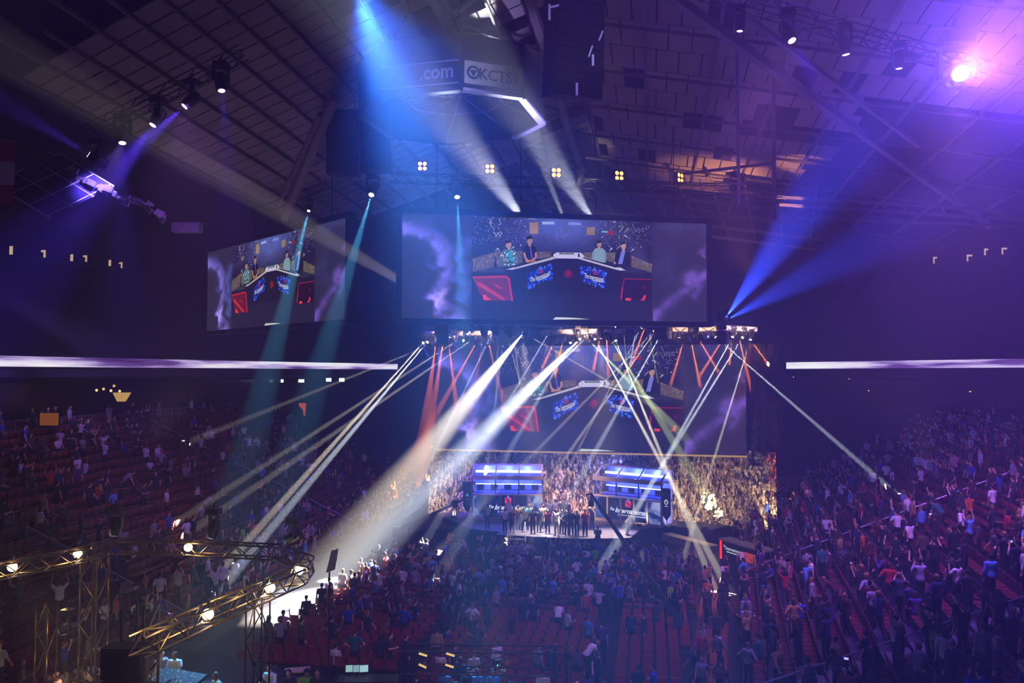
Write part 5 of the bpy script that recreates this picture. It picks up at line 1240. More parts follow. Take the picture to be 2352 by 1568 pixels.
def pose(kind):
    J = dict(pel=V((0, 0, .95)), chest=V((0, .01, 1.30)), neck=V((0, -.01, 1.47)), head=V((0, .02, 1.635)))
    for s, n in ((-1, 'L'), (1, 'R')):
        J['hip'+n] = V((s*.09, 0, .91)); J['kn'+n] = V((s*.10, .02, .49)); J['an'+n] = V((s*.11, -.02, .085)); J['toe'+n] = V((s*.125, .15, .035))
        J['sh'+n] = V((s*.175, -.01, 1.41)); J['el'+n] = V((s*.235, -.02, 1.13)); J['wr'+n] = V((s*.245, .06, .89)); J['hd'+n] = V((s*.02, .12, -.99))
    if kind == 'photo':
        J['elR'] = V((.27, .16, 1.32)); J['wrR'] = V((.16, .28, 1.60)); J['hdR'] = V((-.15, .2, .95)); J['elL'] = V((-.26, .12, 1.22)); J['wrL'] = V((-.08, .27, 1.50)); J['hdL'] = V((.3, .2, .9))
    if kind == 'cheer':
        J['elR'] = V((.34, .03, 1.60)); J['wrR'] = V((.28, .06, 1.86)); J['hdR'] = V((-.1, .1, 1)); J['elL'] = V((-.33, .04, 1.62)); J['wrL'] = V((-.26, .08, 1.88)); J['hdL'] = V((.1, .1, 1))
    if kind == 'wave':
        J['elR'] = V((.36, .04, 1.50)); J['wrR'] = V((.40, .1, 1.76)); J['hdR'] = V((.05, .1, 1))
    if kind == 'walk':
        J['knL'] = V((-.1, .20, .52)); J['anL'] = V((-.1, .22, .12)); J['toeL'] = V((-.11, .38, .07)); J['knR'] = V((.1, -.04, .48)); J['anR'] = V((.1, -.26, .13)); J['toeR'] = V((.11, -.12, .03))
        J['elL'] = V((-.23, -.14, 1.16)); J['wrL'] = V((-.24, -.12, .91)); J['elR'] = V((.23, .1, 1.15)); J['wrR'] = V((.22, .26, .97)); J['hdR'] = V((0, .5, -.8))
    if kind == 'hips':
        for s, n in ((-1, 'L'), (1, 'R')): J['el'+n] = V((s*.40, -.06, 1.16)); J['wr'+n] = V((s*.20, .06, 1.00)); J['hd'+n] = V((-s*.8, .3, -.4))
    if kind == 'talk':
        J['elR'] = V((.25, .02, 1.15)); J['wrR'] = V((.16, .25, 1.17)); J['hdR'] = V((-.4, .85, .2)); J['head'] = V((.03, .03, 1.63))
    if kind == 'stoop':
        J['chest'] = V((0, .24, 1.20)); J['neck'] = V((0, .40, 1.30)); J['head'] = V((0, .53, 1.38)); J['knL'].y = .1; J['knR'].y = .12
        for s, n in ((-1, 'L'), (1, 'R')): J['sh'+n] = V((s*.17, .34, 1.27)); J['el'+n] = V((s*.23, .42, 1.0)); J['wr'+n] = V((s*.18, .52, .78)); J['hd'+n] = V((0, .4, -.9))
    if kind == 'crouch':
        J['pel'] = V((0, -.1, .62)); J['chest'] = V((0, .1, .92)); J['neck'] = V((0, .17, 1.08)); J['head'] = V((0, .23, 1.23))
        for s, n in ((-1, 'L'), (1, 'R')):
            J['hip'+n] = V((s*.1, -.1, .60)); J['kn'+n] = V((s*.16, .26, .50)); J['an'+n] = V((s*.15, .0, .085)); J['toe'+n] = V((s*.17, .17, .035))
            J['sh'+n] = V((s*.175, .13, 1.03)); J['el'+n] = V((s*.24, .28, .86)); J['wr'+n] = V((s*.1, .45, 1.02)); J['hd'+n] = V((-s*.2, .8, .4))
    if kind == 'sit':
        J['pel'] = V((0, -.04, .55)); J['chest'] = V((0, -.02, .90)); J['neck'] = V((0, -.01, 1.07)); J['head'] = V((0, .03, 1.235))
        for s, n in ((-1, 'L'), (1, 'R')):
            J['hip'+n] = V((s*.09, 0, .53)); J['kn'+n] = V((s*.12, .42, .52)); J['an'+n] = V((s*.12, .42, .085)); J['toe'+n] = V((s*.13, .58, .035))
            J['sh'+n] = V((s*.175, -.02, 1.01)); J['el'+n] = V((s*.23, .06, .76)); J['wr'+n] = V((s*.14, .30, .66)); J['hd'+n] = V((-s*.1, .95, -.2))
    if kind == 'desk':
        J = pose('sit')
        for s, n in ((-1, 'L'), (1, 'R')): J['el'+n] = V((s*.25, .16, .80)); J['wr'+n] = V((s*.16, .40, .80)); J['hd'+n] = V((-s*.1, .99, -.05))
        J['chest'].y = .04; J['neck'].y = .07; J['head'].y = .12; J['shL'].y = J['shR'].y = .05
    return J
def hand(b, w, d, s, up):
    d = d.normalized(); side = d.cross(up); side = side.normalized() if side.length > .1 else V((1, 0, 0)); nn = side.cross(d).normalized()
    c = w+d*.045; b.ell(c, (.040, .018, .05), M4((side, nn, d)).transposed(), 10, 6)
    for k, (o, L) in enumerate(((-.030, .066), (-.010, .075), (.011, .070), (.031, .054))):
        k0 = w+d*.085+side*o; k1 = k0+d*L*.55+side*o*.18-nn*.006; k2 = k1+d*L*.38-nn*.020; capsule(b, k0, .0092, k1, .0086, 6); capsule(b, k1, .0086, k2, .0075, 6)
    t0 = w+d*.025-side*s*.035; t1 = t0+d*.03-side*s*.028-nn*.01; t2 = t1+d*.032-side*s*.006-nn*.01; capsule(b, t0, .012, t1, .0105, 6); capsule(b, t1, .0105, t2, .009, 6)
def headframe(J):
    up = (J['head']-J['neck']); f = V((0, 1, 0)); z = V((0, up.y*.3, 1)).normalized(); x = V((1, 0, 0)); y = z.cross(x).normalized()
    return M4((x, y, z)).transposed()
def body_mesh(kind, fine=True):
    J = pose(kind); b = MB()
    tz = (J['chest']-J['pel']).normalized(); X = M4((V((1, 0, 0)), tz.cross(V((1, 0, 0))).normalized(), tz)).transposed()
    torso(b, J['pel'], X, (J['chest']-J['pel']).length)
    capsule(b, J['chest']+tz*.08, .085, J['neck']-tz*.02, .058); capsule(b, J['neck']-tz*.03, .056, J['head']-V((0, .02, .05)), .052)
    H = headframe(J); h = J['head']
    b.ell(h+H @ V((0, -.008, .02)), (.076, .093, .10), H, 14, 10); b.ell(h+H @ V((0, .028, -.055)), (.054, .058, .062), H, 12, 8)
    capsule(b, h+H @ V((0, .086, .02)), .010, h+H @ V((0, .106, -.018)), .015, 8)                       # nose
    for s in (-1, 1): b.ell(h+H @ V((s*.078, -.005, -.005)), (.012, .022, .032), H, 8, 6); b.ell(h+H @ V((s*.03, .083, .036)), (.022, .012, .008), H, 8, 6)   # ears, brows
    b.ell(h+H @ V((0, .084, -.052)), (.024, .010, .008), H, 8, 6)                                       # lips
    for s, n in ((-1, 'L'), (1, 'R')):
        capsule(b, J['chest']+tz*.09+V((s*.07, 0, 0)), .065, J['sh'+n], .058)
        capsule(b, J['sh'+n], .053, J['el'+n], .040); capsule(b, J['el'+n], .040, J['wr'+n], .026)
        hand(b, J['wr'+n], J['hd'+n], s, V((s*-1, .2, .1)))
        capsule(b, J['hip'+n], .088, J['kn'+n], .057); capsule(b, J['kn'+n], .057, J['an'+n], .038); capsule(b, J['an'+n]-V((0, .03, .03)), .036, J['toe'+n], .032)
    return solid(b, 'person body '+kind, .0095, .22, m_skin)
def clothes(kind, sleeve='short', g=1.0):
    J = pose(kind); e = .016*g
    tz = (J['chest']-J['pel']).normalized(); X = M4((V((1, 0, 0)), tz.cross(V((1, 0, 0))).normalized(), tz)).transposed()
    b = MB(); torso(b, J['pel']+tz*.012, X, (J['chest']-J['pel']).length, e*1.25)
    capsule(b, J['chest']+tz*.08, .085+e, J['neck']-tz*.045, .060+e*.5)
    for s, n in ((-1, 'L'), (1, 'R')):
        capsule(b, J['chest']+tz*.09+V((s*.07, 0, 0)), .065+e, J['sh'+n], .058+e)
        if sleeve == 'short': capsule(b, J['sh'+n], .056+e, J['sh'+n].lerp(J['el'+n], .62), .052+e)
        else: capsule(b, J['sh'+n], .053+e, J['el'+n], .042+e); capsule(b, J['el'+n], .042+e, J['wr'+n].lerp(J['el'+n], .12), .030+e)
    sh = solid(b, 'shirt '+kind, .02, .45, m_cloth)
    b = MB(); b.ell(J['pel']-tz*.03, (.155+e*.7, .11+e*.8, .12), X, 14, 10)
    for s, n in ((-1, 'L'), (1, 'R')):
        capsule(b, J['hip'+n], .092+e*.8, J['kn'+n], .060+e); capsule(b, J['kn'+n], .060+e, J['an'+n]+V((0, 0, .03)), .046+e)
    tr = solid(b, 'trousers '+kind, .02, .4, m_trou)
    b = MB()
    for n in 'LR': a, t = J['an'+n], J['toe'+n]; capsule(b, a-V((0, .05, .035)), .044, t+V((0, .02, .006)), .040, 8); capsule(b, a-V((0, .03, .04)), .046, a+V((0, -.01, .0)), .048, 8)
    so = solid(b, 'shoes '+kind, .02, .5, m_shoe)
    return sh, tr, so
def hair_mesh(kind, style):
    J = pose(kind); H = headframe(J); h = J['head']; b = MB()
    if style == 'short':
        b.ell(h+H @ V((0, -.022, .045)), (.086, .092, .088), H, 14, 8); b.ell(h+H @ V((0, -.055, -.005)), (.074, .055, .07), H, 12, 8)
    elif style == 'long':
        b.ell(h+H @ V((0, -.022, .042)), (.090, .096, .092), H, 14, 8); b.ell(h+H @ V((0, -.075, -.09)), (.092, .045, .16), H, 12, 8); b.ell(h+H @ V((-.07, -.03, -.08)), (.03, .045, .13), H, 10, 8); b.ell(h+H @ V((.07, -.03, -.08)), (.03, .045, .13), H, 10, 8)
    else:
        b.ell(h+H @ V((0, -.018, .055)), (.090, .100, .080), H, 14, 8); b.ell(h+H @ V((0, .09, .045)), (.065, .06, .012), H, 12, 6); b.ell(h+H @ V((0, -.06, -.005)), (.072, .05, .06), H, 12, 8)
    return solid(b, 'hair '+style, .011, .35, m_hair)
def phone_mesh(kind):
    J = pose(kind); p = J['wrR'].lerp(J['wrL'], .5)+V((0, .05, .12)) if kind == 'photo' else J['wrR']+V((-.02, .05, .1))
    return p
KINDS = ['stand', 'photo', 'cheer', 'wave', 'walk', 'hips', 'talk', 'stoop', 'sit', 'crouch', 'desk']
BODY = {k: body_mesh(k) for k in KINDS}
CL = {k: {s: clothes(k, s) for s in ('short', 'long')} for k in KINDS}
HAIR = {k: {s: hair_mesh(k, s) for s in ('short', 'long', 'cap')} for k in KINDS}
SKIN = ['c89878', 'd8a888', 'b88060', '8a5a3c', 'e0b898', '6a4430']
HAIRC = [('dark-haired', '140e0a'), ('dark-haired', '20160e'), ('brown-haired', '3a2414'), ('dark-haired', '0e0c0c'), ('fair-haired', '8a6a3c'), ('brown-haired', '4a3018')]
SHIRT = [('black', '121216', 15), ('charcoal', '26262e', 13), ('navy', '1a2048', 11), ('dark grey', '3c3c44', 9), ('grey', '8a8a92', 9), ('white', 'd8d8dc', 12), ('maroon', '4a1420', 5), ('red', 'a01c24', 4), ('blue', '2440a8', 5), ('sky blue', '5a90d0', 2), ('dark green', '18382a', 3), ('purple', '482a70', 3), ('olive', '4a4628', 2), ('orange', 'c05818', 1), ('teal', '1c6a6a', 2), ('lime green', '7ac030', .4), ('pale pink', 'c898a8', 1), ('tan', 'a08858', 2)]
TROU = ['101014', '16182a', '1e2238', '2a2624', '0e0e12', '383028']
PW = {'stand': 'standing', 'photo': 'filming', 'cheer': 'arms up', 'wave': 'waving', 'walk': 'walking', 'hips': 'arms akimbo', 'talk': 'gesturing', 'stoop': 'bending', 'sit': 'seated', 'crouch': 'crouching', 'desk': 'seated at a desk'}
rp = random.Random(21)
def pick_shirt(r): 
    x = r.random()*sum(s[2] for s in SHIRT)
    for s in SHIRT:
        x -= s[2]
        if x <= 0: return s
    return SHIRT[0]
def rgba(h): return (*lin(h), 1)
def person(loc, rz, kind, label, group, shirt=None, sleeve=None, style=None, sc=1.0, hairc=None, skin=None, trou=None, r=rp):
    o = bpy.data.objects.new('person', BODY[kind]); COL.objects.link(o); o.location = loc; o.rotation_euler = (0, 0, rz); o.scale = (sc, sc, sc)
    o.color = rgba(skin or r.choice(SKIN)); tag(o, label, 'person', group)
    sh, tr, so = CL[kind][sleeve or r.choice(('short', 'short', 'long'))]
    for nm, me, c in (('shirt', sh, shirt), ('trousers', tr, trou or r.choice(TROU)), ('shoes', so, '181818'), ('hair', HAIR[kind][style or r.choice(('short', 'short', 'short', 'long', 'cap'))], hairc or r.choice(HAIRC)[1])):
        c_ = bpy.data.objects.new(nm, me); COL.objects.link(c_); setpar(c_, o); c_.color = rgba(c)
    return o
def faceto(p, q): return math.atan2(q[1]-p[1], q[0]-p[0])-PI/2
def face_features(o, kind):
    J = pose(kind); H = headframe(J); h = J['head']; b = MB()
    for s in (-1, 1): b.ell(h+H @ V((s*.031, .086, .018)), (.012, .007, .007), H, 8, 5)
    b.build('eyes', mat('dark eyes', '1c1410', .4) if 'dark eyes' not in bpy.data.materials else bpy.data.materials['dark eyes'], o)
    MB().ell(h+H @ V((0, .094, -.053)), (.022, .006, .004), H, 8, 5).build('mouth', mat('lips', '8a4a40', .6) if 'lips' not in bpy.data.materials else bpy.data.materials['lips'], o)
def headset(o, kind):
    J = pose(kind); H = headframe(J); h = J['head']; b = MB()
    for k in range(10):
        a, c = PI*k/10, PI*(k+1)/10; b.bar(h+H @ V((.098*math.cos(a), -.01, .02+.105*math.sin(a))), h+H @ V((.098*math.cos(c), -.01, .02+.105*math.sin(c))), .02, .012)
    for s in (-1, 1): b.ell(h+H @ V((s*.096, -.01, 0)), (.018, .036, .042), H, 10, 6)
    b.build('headset', m_head, o)
SP = 0
# ---- the players and staff on the stage
STG = [  # px, feet py, pose, shirt, sleeve, style, label
 (1120, 1214, 'stand', 'a89888', 'short', 'short', 'person in tan shirt and dark trousers standing alone at the left tip of the stage', '16161e'),
 (1160, 1222, 'stand', 'd8d4d0', 'short', 'short', 'person in pale shirt at the left end of the group on the stage', '20202a'),
 (1176, 1224, 'talk', '4a2028', 'short', 'short', 'person in maroon shirt behind the left stage steps, beside the pale-shirted one', None),
 (1190, 1216, 'stand', '9a7848', 'long', 'short', 'person in ochre shirt in the left half of the stage group', None),
 (1203, 1221, 'hips', '14161e', 'long', 'short', 'person in black top, hands on hips, left half of stage group', None),
 (1216, 1216, 'talk', '48b0a8', 'short', 'cap', 'person in turquoise shirt within the left half of the stage group', None),
 (1224, 1226, 'stand', '1a1c20', 'short', 'short', 'person in black shirt at centre front of the stage group', None),
 (1238, 1222, 'stand', '2e2e34', 'short', 'short', 'person in charcoal shirt near the middle of the stage group', None),
 (1249, 1213, 'talk', 'c8b8a8', 'short', 'short', 'person in cream shirt near the middle of the stage group, gesturing', None),
 (1258, 1226, 'stand', '5a1c24', 'short', 'short', 'person in wine-red shirt in the front middle of the stage group', None),
 (1279, 1230, 'cheer', 'd8d0c4', 'short', 'short', 'person in white shirt and khaki trousers, arms raised, on the stage', '8a7a50'),
 (1290, 1226, 'stand', '2a221e', 'short', 'short', 'person in dark brown shirt right of the white-shirted cheering one', None),
 (1302, 1229, 'hips', '1e2420', 'short', 'short', 'person in dark green shirt, hands on hips, right half of group', None),
 (1312, 1231, 'stand', '16181c', 'long', 'short', 'person in black sweater in the right half of the stage group', None),
 (1325, 1232, 'stand', '14141a', 'short', 'cap', 'person in black shirt and cap beside the red-shirted one', None),
 (1344, 1231, 'stand', '8a1c22', 'short', 'short', 'person in red checked shirt at the right end of the stage group', None),
 (1360, 1216, 'photo', '30343c', 'short', 'short', 'person filming at the right end of the stage group, before the crane', None),
 (1168, 1205, 'stand', 'e0dcd8', 'short', 'short', 'person in white shirt in the back row of the stage group, far left', None),
 (1250, 1200, 'stand', 'b8c4cc', 'short', 'short', 'person in pale blue shirt in the back row of the stage group', None),
 (1262, 1202, 'talk', 'dcdcdc', 'short', 'short', 'person in white shirt in the back row, near the middle', None),
 (1275, 1200, 'cheer', 'c0ccd8', 'short', 'short', 'person in light blue shirt cheering in the back row of the group', None),
 (1292, 1202, 'stand', '484048', 'short', 'short', 'person in grey shirt in the back row, right of the cheering one', None),
 (1304, 1205, 'talk', '5a3830', 'short', 'short', 'person in brown shirt in the back row, right end', None),
 (1214, 1206, 'hips', 'c87868', 'short', 'short', 'person in salmon shirt in the back row of the stage group', None),
 (1440, 1229, 'stoop', '40323a', 'short', 'short', 'person with a camera bending forward at the right stage front', '8a7060'),
 (1610, 1176, 'stand', '15161c', 'long', 'short', 'person in dark clothes standing before the lit scenic wall at right', None),
 (1044, 1192, 'talk', '2a2226', 'long', 'short', 'dim person standing behind the left camera crane', None),
]
for (px, py, kd, sh, sl, st, lb, tr) in STG:
    p = atz(px, py, ZS if px < 1560 else 1.2)
    if px == 1044: p.z = 1.3
    f = faceto(p, CP)+rp.uniform(-.5, .5) if kd != 'stoop' else faceto(p, CP)+1.9
    person(p, f, kd, lb, 'people on the stage', sh, sl, st, rp.uniform(.96, 1.05), trou=tr)
for (px, py, lb, sh) in ((1373, 1236, 'person in dark clothes sitting on the front edge of the stage', '1a1218'),):
    p = atz(px, py, ZS); person(p-V((0, .0, .46)), faceto(CP, p), 'sit', lb, 'people on the stage', sh, 'short', 'short')
# ---- commentary desk and stage-right staff
for (px, py, z, kd, sh, st, lb) in ((1722, 1262, .28, 'sit', '1c8a50', 'short', 'person in bright green shirt seated behind the commentary desk'), (1738, 1262, .28, 'sit', 'a08028', 'short', 'person in mustard shirt seated behind the commentary desk'), (1752, 1262, .28, 'stand', '14161c', 'short', 'person in black standing beside the commentary desk'), (1766, 1296, .28, 'stand', '2a64c0', 'cap', 'person in bright blue shirt right of the commentary desk'), (1786, 1300, .28, 'talk', '3a3a4a', 'short', 'person in slate shirt right of the blue-shirted desk helper')):
    p = at(px, py, 48.5); p.z = z
    person(p, faceto(p, CP)+rp.uniform(-.6, .6), kd, lb, 'staff at the commentary desk', sh, 'short', st)
# ---- broadcast desk panel and crew along the lower edge (foreground)
CREW = [(136, 1640, 1.1, 'desk', 'c8b8a0', 'short', 'brown-haired panelist with headset and pale patterned shirt at lower left', 1.3), (212, 1640, 1.1, 'desk', '17171f', 'short', 'dark-suited panelist with headset before the rock bench at lower left', .8),
        (366, 1584, 1.1, 'desk', 'b8a8a0', 'short', 'person in beige shirt leaning over the mixing console, left of two', -.6), (402, 1586, 1.1, 'desk', 'd8e0dc', 'short', 'person in white shirt at the mixing console, right of two', .4),
        (500, 1640, 1.1, 'desk', '8a7a6c', 'short', 'brown-haired person in drab shirt at the bottom edge, right of the console', 1.0), (622, 1620, 1.1, 'desk', 'd4d8e8', 'short', 'person in white shirt with headset at the bottom edge beside the shelf rack', .6),
        (663, 1632, 1.1, 'desk', '2a3448', 'short', 'person in navy shirt right behind the white-shirted headset wearer', .2), (706, 1630, 1.1, 'desk', '6cb428', 'cap', 'person in lime green shirt at the bottom edge by the rack', .3), (730, 1632, 1.1, 'desk', '24283a', 'short', 'person in dark shirt and headset right of the lime green shirt', .2)]
for (px, py, z, kd, sh, st, lb, tw) in CREW:
    p = atz(px, py, z+.0)
    o = person(p, faceto(p, CP)-tw, kd, lb, 'broadcast crew', sh, 'short' if px < 600 else 'long', st, 1.05)
    face_features(o, kd); headset(o, kd)
    c = empty('office_chair', p, 0, 'dark stool under the %s' % lb.split(' at ')[0].split(' beside ')[0].split(' before ')[0].split(' leaning ')[0], 'chair', 'crew stools')
    if len(c['label'].split()) > 16: c['label'] = ' '.join(c['label'].split()[:16])
    MB().tube((0, 0, .38), (0, 0, .43), .2, n=14).build('seat', m_head, c); MB().tube((0, 0, .05), (0, 0, .38), .035, n=8).build('post', m_dsteel, c); MB().tube((0, 0, 0), (0, 0, .05), .24, .1, 12).build('foot', m_dsteel, c)
for q, (px, sh, st, lb) in enumerate(((1020, '5a84b0', 'cap', 'first from the left of the pale-faced crew at the bottom centre'), (1078, '3a4458', 'cap', 'second from the left of the crew at the bottom centre, cap on'), (1088, 'b0a8a0', 'short', 'grey-backed person behind the crew at the bottom centre'), (1098, '58a0d0', 'short', 'third from the left of the crew at the bottom centre, light blue shirt'), (1134, '4aa0d8', 'cap', 'rightmost of the crew at the bottom centre, blue shirt, cap'))):
    p = atz(px, 1645 if q != 2 else 1600, 0); p.z = 0
    o = person(p, faceto(p, CP)+rp.uniform(-.3, .3)+(PI if q == 2 else 0), 'stand' if q == 2 else 'talk', lb, 'production crew', sh, 'short', st, 1.0); face_features(o, 'talk' if q != 2 else 'stand')

# ------------------------------------------------------------------ crowd: rows of the stands and the floor
R2 = random.Random(77)
cand = []     # (where, row, along, pos, rz, pose)
POSE_W = ['stand']*7+['talk']*3+['walk']*2+['hips']*2+['photo']*2+['stoop']*1+['wave']*1+['cheer']*1
def near(v, lst, d): return any(abs(v-x) < d for x in lst)
stage_c = V((-3.5, 56, 1.3))
for nm, st, rows, s0, dens in (('right', RS, 19, 16.5, .40), ('left', LS, 20, 24, .30)):
    for i in range(rows):
        a = s0+R2.random()*.4
        while a < st.end(i)-.5:
            k = dens*(1.25 if (nm == 'right' and a < 44) else 1.0)*(.35+1.1*mnoise.noise((a*.16, i*.33, 3 if nm == 'right' else 9))*.9+.35)
            if nm == 'left' and (a > 60 and i > 11): k *= .35
            if R2.random() < k+.12 and not near(a, AIS_R if nm == 'right' else AIS_L, .75):
                kd = R2.choice(POSE_W+['sit']*2); p = st.pos(i, a, .20 if kd != 'sit' else .64)
                rz = faceto(p, stage_c)+R2.gauss(0, .7)
                cand.append((nm, i, a, p, rz, kd))
            elif near(a, AIS_R if nm == 'right' else AIS_L, .5) and R2.random() < .16: cand.append((nm, i, a, st.pos(i, a, .3)+V((0, 0, .03)), R2.uniform(0, 6.28), 'walk'))
            a += .62+R2.random()*.1
FR = [50.2-.98*k for k in range(27)]             # floor rows, stage side first
def floor_x(y): return (-17.0, RS.p.x+y*math.tan(rad(5.5))-2.4)
AISX = (-9.6, -2.0)
for k, y in enumerate(FR):
    xa, xb = floor_x(y); x = xa+R2.random()*.3
    while x < xb:
        dn = .62 if k < 10 else (.30 if x > -6 else .42)
        if k > 16 and x < -6.5: dn = .22
        if x < -9.5 and y < 31.5: dn = 0
        if k > 12 and -5.5 < x < 1.0: dn = .16
        dn *= .55+.9*abs(mnoise.noise((x*.3, y*.3, 5)))+.15
        if R2.random() < dn:
            kd = R2.choice(POSE_W+['sit']*1); p = V((x+R2.uniform(-.1, .1), y+.44+R2.uniform(-.08, .08), 0)) if kd != 'sit' else V((x, y+.02, 0))
            cand.append(('floor', k, x, p, faceto(p, stage_c)+R2.gauss(0, .8), kd))
        x += .56
    for x in (xb+.7, xb+1.5):                       # orange-carpeted side aisle
        if R2.random() < .28: cand.append(('floor', k, x, V((x+R2.uniform(-.2, .2), y, 0)), R2.uniform(0, 6.28), 'walk'))
for _ in range(40):                                 # standing on the front stairs and by the stage skirt
    x = R2.uniform(-14, 1); y = R2.uniform(50.8, 52.0); cand.append(('floor', -1, x, V((x, y, 0)), faceto((x, y), stage_c)+R2.gauss(0, .8), R2.choice(('stand', 'talk', 'photo'))))
vis = []
for c in cand:
    x, y, d = proj(c[3]+V((0, 0, 1.0)))
    if -260 < x < 2640 and y < 1720 and d > 5: vis.append((d+(0 if -30 < x < 2382 and y < 1640 else 1000), c))
vis.sort(key=lambda t: t[0])
NIND = 252
ind = vis[:NIND]; rest = [c for _, c in vis[NIND:]]
# rank in each row
rows = {}
for d, c in vis: rows.setdefault((c[0], c[1]), []).append(c)
rank = {}
for k, l in rows.items():
    l.sort(key=lambda c: c[2])
    for j, c in enumerate(l): rank[id(c)] = j+1
def plab(c, shirt):
    nm, i, a, p, rz, kd = c; o = ordn(rank[id(c)]); pre = PW[kd]
    lead = ('%s person in %s shirt' % (pre, shirt)) if kd in ('stand', 'walk', 'sit', 'wave', 'stoop', 'crouch') else ('person in %s shirt, %s' % (shirt, pre))
    if nm == 'floor': return '%s, %s floor row from stage, %s from left' % (lead, ordn(i+2), o)
    return '%s, %s row of %s stand, %s from near end' % (lead, ordn(i+1), nm, o)
for d, c in ind:
    nm, i, a, p, rz, kd = c; sh = pick_shirt(R2)
    if nm == 'floor' and abs(p.x+0) < 0: pass
    person(p, rz, kd, plab(c, sh[0]), {'right': 'crowd in the right stand', 'left': 'crowd in the left stand', 'floor': 'crowd on the arena floor'}[nm], sh[1], None, None, R2.uniform(.93, 1.06), r=R2)
    if kd == 'photo' and R2.random() < .6:
        q = p+M4.Rotation(rz, 3, 'Z') @ V((.04, .33, 1.66)); t = empty('phone', q, rz, 'small lit phone held up by the %s' % plab(c, sh[0]).replace('person filming with raised hands ', '').replace(', filming with raised hands', ''), 'phone', 'phones held up in the crowd')
        t['label'] = ' '.join(t['label'].replace('standing ', '').split()[:16])
        MB().bb((-.07, 0, -.036), (.07, .01, .036)).build('case', m_head, t); MB().bb((-.066, -.004, -.033), (.066, 0, .033)).build('display', emit('phone light', 'b8b0ff', 1.6) if 'phone light' not in bpy.data.materials else bpy.data.materials['phone light'], t)
p = atz(1545, 1418, 0); person(p, faceto(p, stage_c), 'stand', 'standing person in lime green shirt beside the crane foot, facing the stage', 'crowd on the arena floor', '8ad030', 'short', 'short', 1.04, trou='101014')
# everybody beyond: one far crowd
LOW = {}
def lowmesh(me, ratio):
    o = bpy.data.objects.new('tmp', me); COL.objects.link(o); dm = o.modifiers.new('d', 'DECIMATE'); dm.ratio = ratio
    dg = bpy.context.evaluated_depsgraph_get(); m2 = o.evaluated_get(dg).to_mesh(); m2.calc_loop_triangles()
    v = np.empty(len(m2.vertices)*3); m2.vertices.foreach_get('co', v); f = np.empty(len(m2.loop_triangles)*3, int); m2.loop_triangles.foreach_get('vertices', f)
    o.evaluated_get(dg).to_mesh_clear(); bpy.data.objects.remove(o); return v.reshape(-1, 3), f.reshape(-1, 3)
for k in KINDS:
    LOW[k] = [lowmesh(BODY[k], .035)]+[lowmesh(m, q) for m, q in zip(CL[k]['short'], (.12, .12, .1))]+[lowmesh(HAIR[k]['short'], .10)]
VV = []; FF = []; CC = []; nv = 0
for c in rest:
    nm, i, a, p, rz, kd = c; ca_, sa_ = math.cos(rz), math.sin(rz); s = R2.uniform(.93, 1.06)
    cols = [R2.choice(SKIN), pick_shirt(R2)[1], R2.choice(TROU), '181818', R2.choice(HAIRC)[1]]
    for (v, f), h in zip(LOW[kd], cols):
        w = v*s; x = w[:, 0]*ca_-w[:, 1]*sa_+p.x; y = w[:, 0]*sa_+w[:, 1]*ca_+p.y
        VV.append(np.stack([x, y, w[:, 2]+p.z], 1)); FF.append(f+nv); CC.append(np.tile(np.array([*lin(h), 1.0]), (len(f)*3, 1))); nv += len(v)
def bulk(name, VV, FF, CC, m, smooth=True):
    v = np.concatenate(VV); f = np.concatenate(FF); me = bpy.data.meshes.new(name)
    me.vertices.add(len(v)); me.vertices.foreach_set('co', v.ravel()); me.loops.add(len(f)*3); me.loops.foreach_set('vertex_index', f.ravel()); me.polygons.add(len(f)); me.polygons.foreach_set('loop_start', np.arange(len(f))*3)
    if CC: a = me.color_attributes.new('Col', 'FLOAT_COLOR', 'CORNER'); a.data.foreach_set('color', np.concatenate(CC).ravel())
    me.update(calc_edges=True); me.validate(); me.materials.append(m)
    if smooth: me.polygons.foreach_set('use_smooth', [True]*len(f))
    o = bpy.data.objects.new(name, me); COL.objects.link(o); return o
tag(bulk('far_crowd', VV, FF, CC, objcolmat('far crowd cloth', .9, 'Col', .25)), 'distant crowd filling the farther rows of both stands and the floor', 'crowd', kind='stuff')
print('PEOPLE', len(vis), 'far', len(rest), 'verts', nv)

# ------------------------------------------------------------------ seats
m_red = mat('red seat plastic', '5c1018', .55, var=.12); m_redc = mat('red chair cushion', '8a1620', .75, var=.15)
def seat_parts():
    st = MB().box((0, .0, .44), (.46, .42, .05)).mesh('stadium seat pan', m_red)
    bk = MB(); X = M4.Rotation(-.2, 3, 'X'); bk.box((0, -.24, .70), (.46, .045, .48), X)
    leg = MB().bb((-.03, -.25, 0), (.03, -.15, .45)).bb((-.22, -.24, .38), (.22, -.18, .43))
    return st, bk.mesh('stadium seat back', m_red), leg.mesh('stadium seat standard', m_dsteel)
def chair_parts():
    st = MB().box((0, .0, .45), (.43, .40, .06)).mesh('chair seat', m_redc)
    X = M4.Rotation(-.15, 3, 'X'); bk = MB().box((0, -.22, .72), (.43, .05, .30), X).mesh('chair back', m_redc)
    fr = MB()
    for s in (-.2, .2): fr.bar((s, -.26, .9), (s, .18, 0), .025); fr.bar((s, .12, .45), (s, -.24, 0), .025)
    fr.bar((-.2, .18, .02), (.2, .18, .02), .02); fr.bar((-.2, -.24, .02), (.2, -.24, .02), .02)
    return st, bk, fr.mesh('chair frame', m_dsteel)
SEAT, CHAIR = seat_parts(), chair_parts()
seats = []
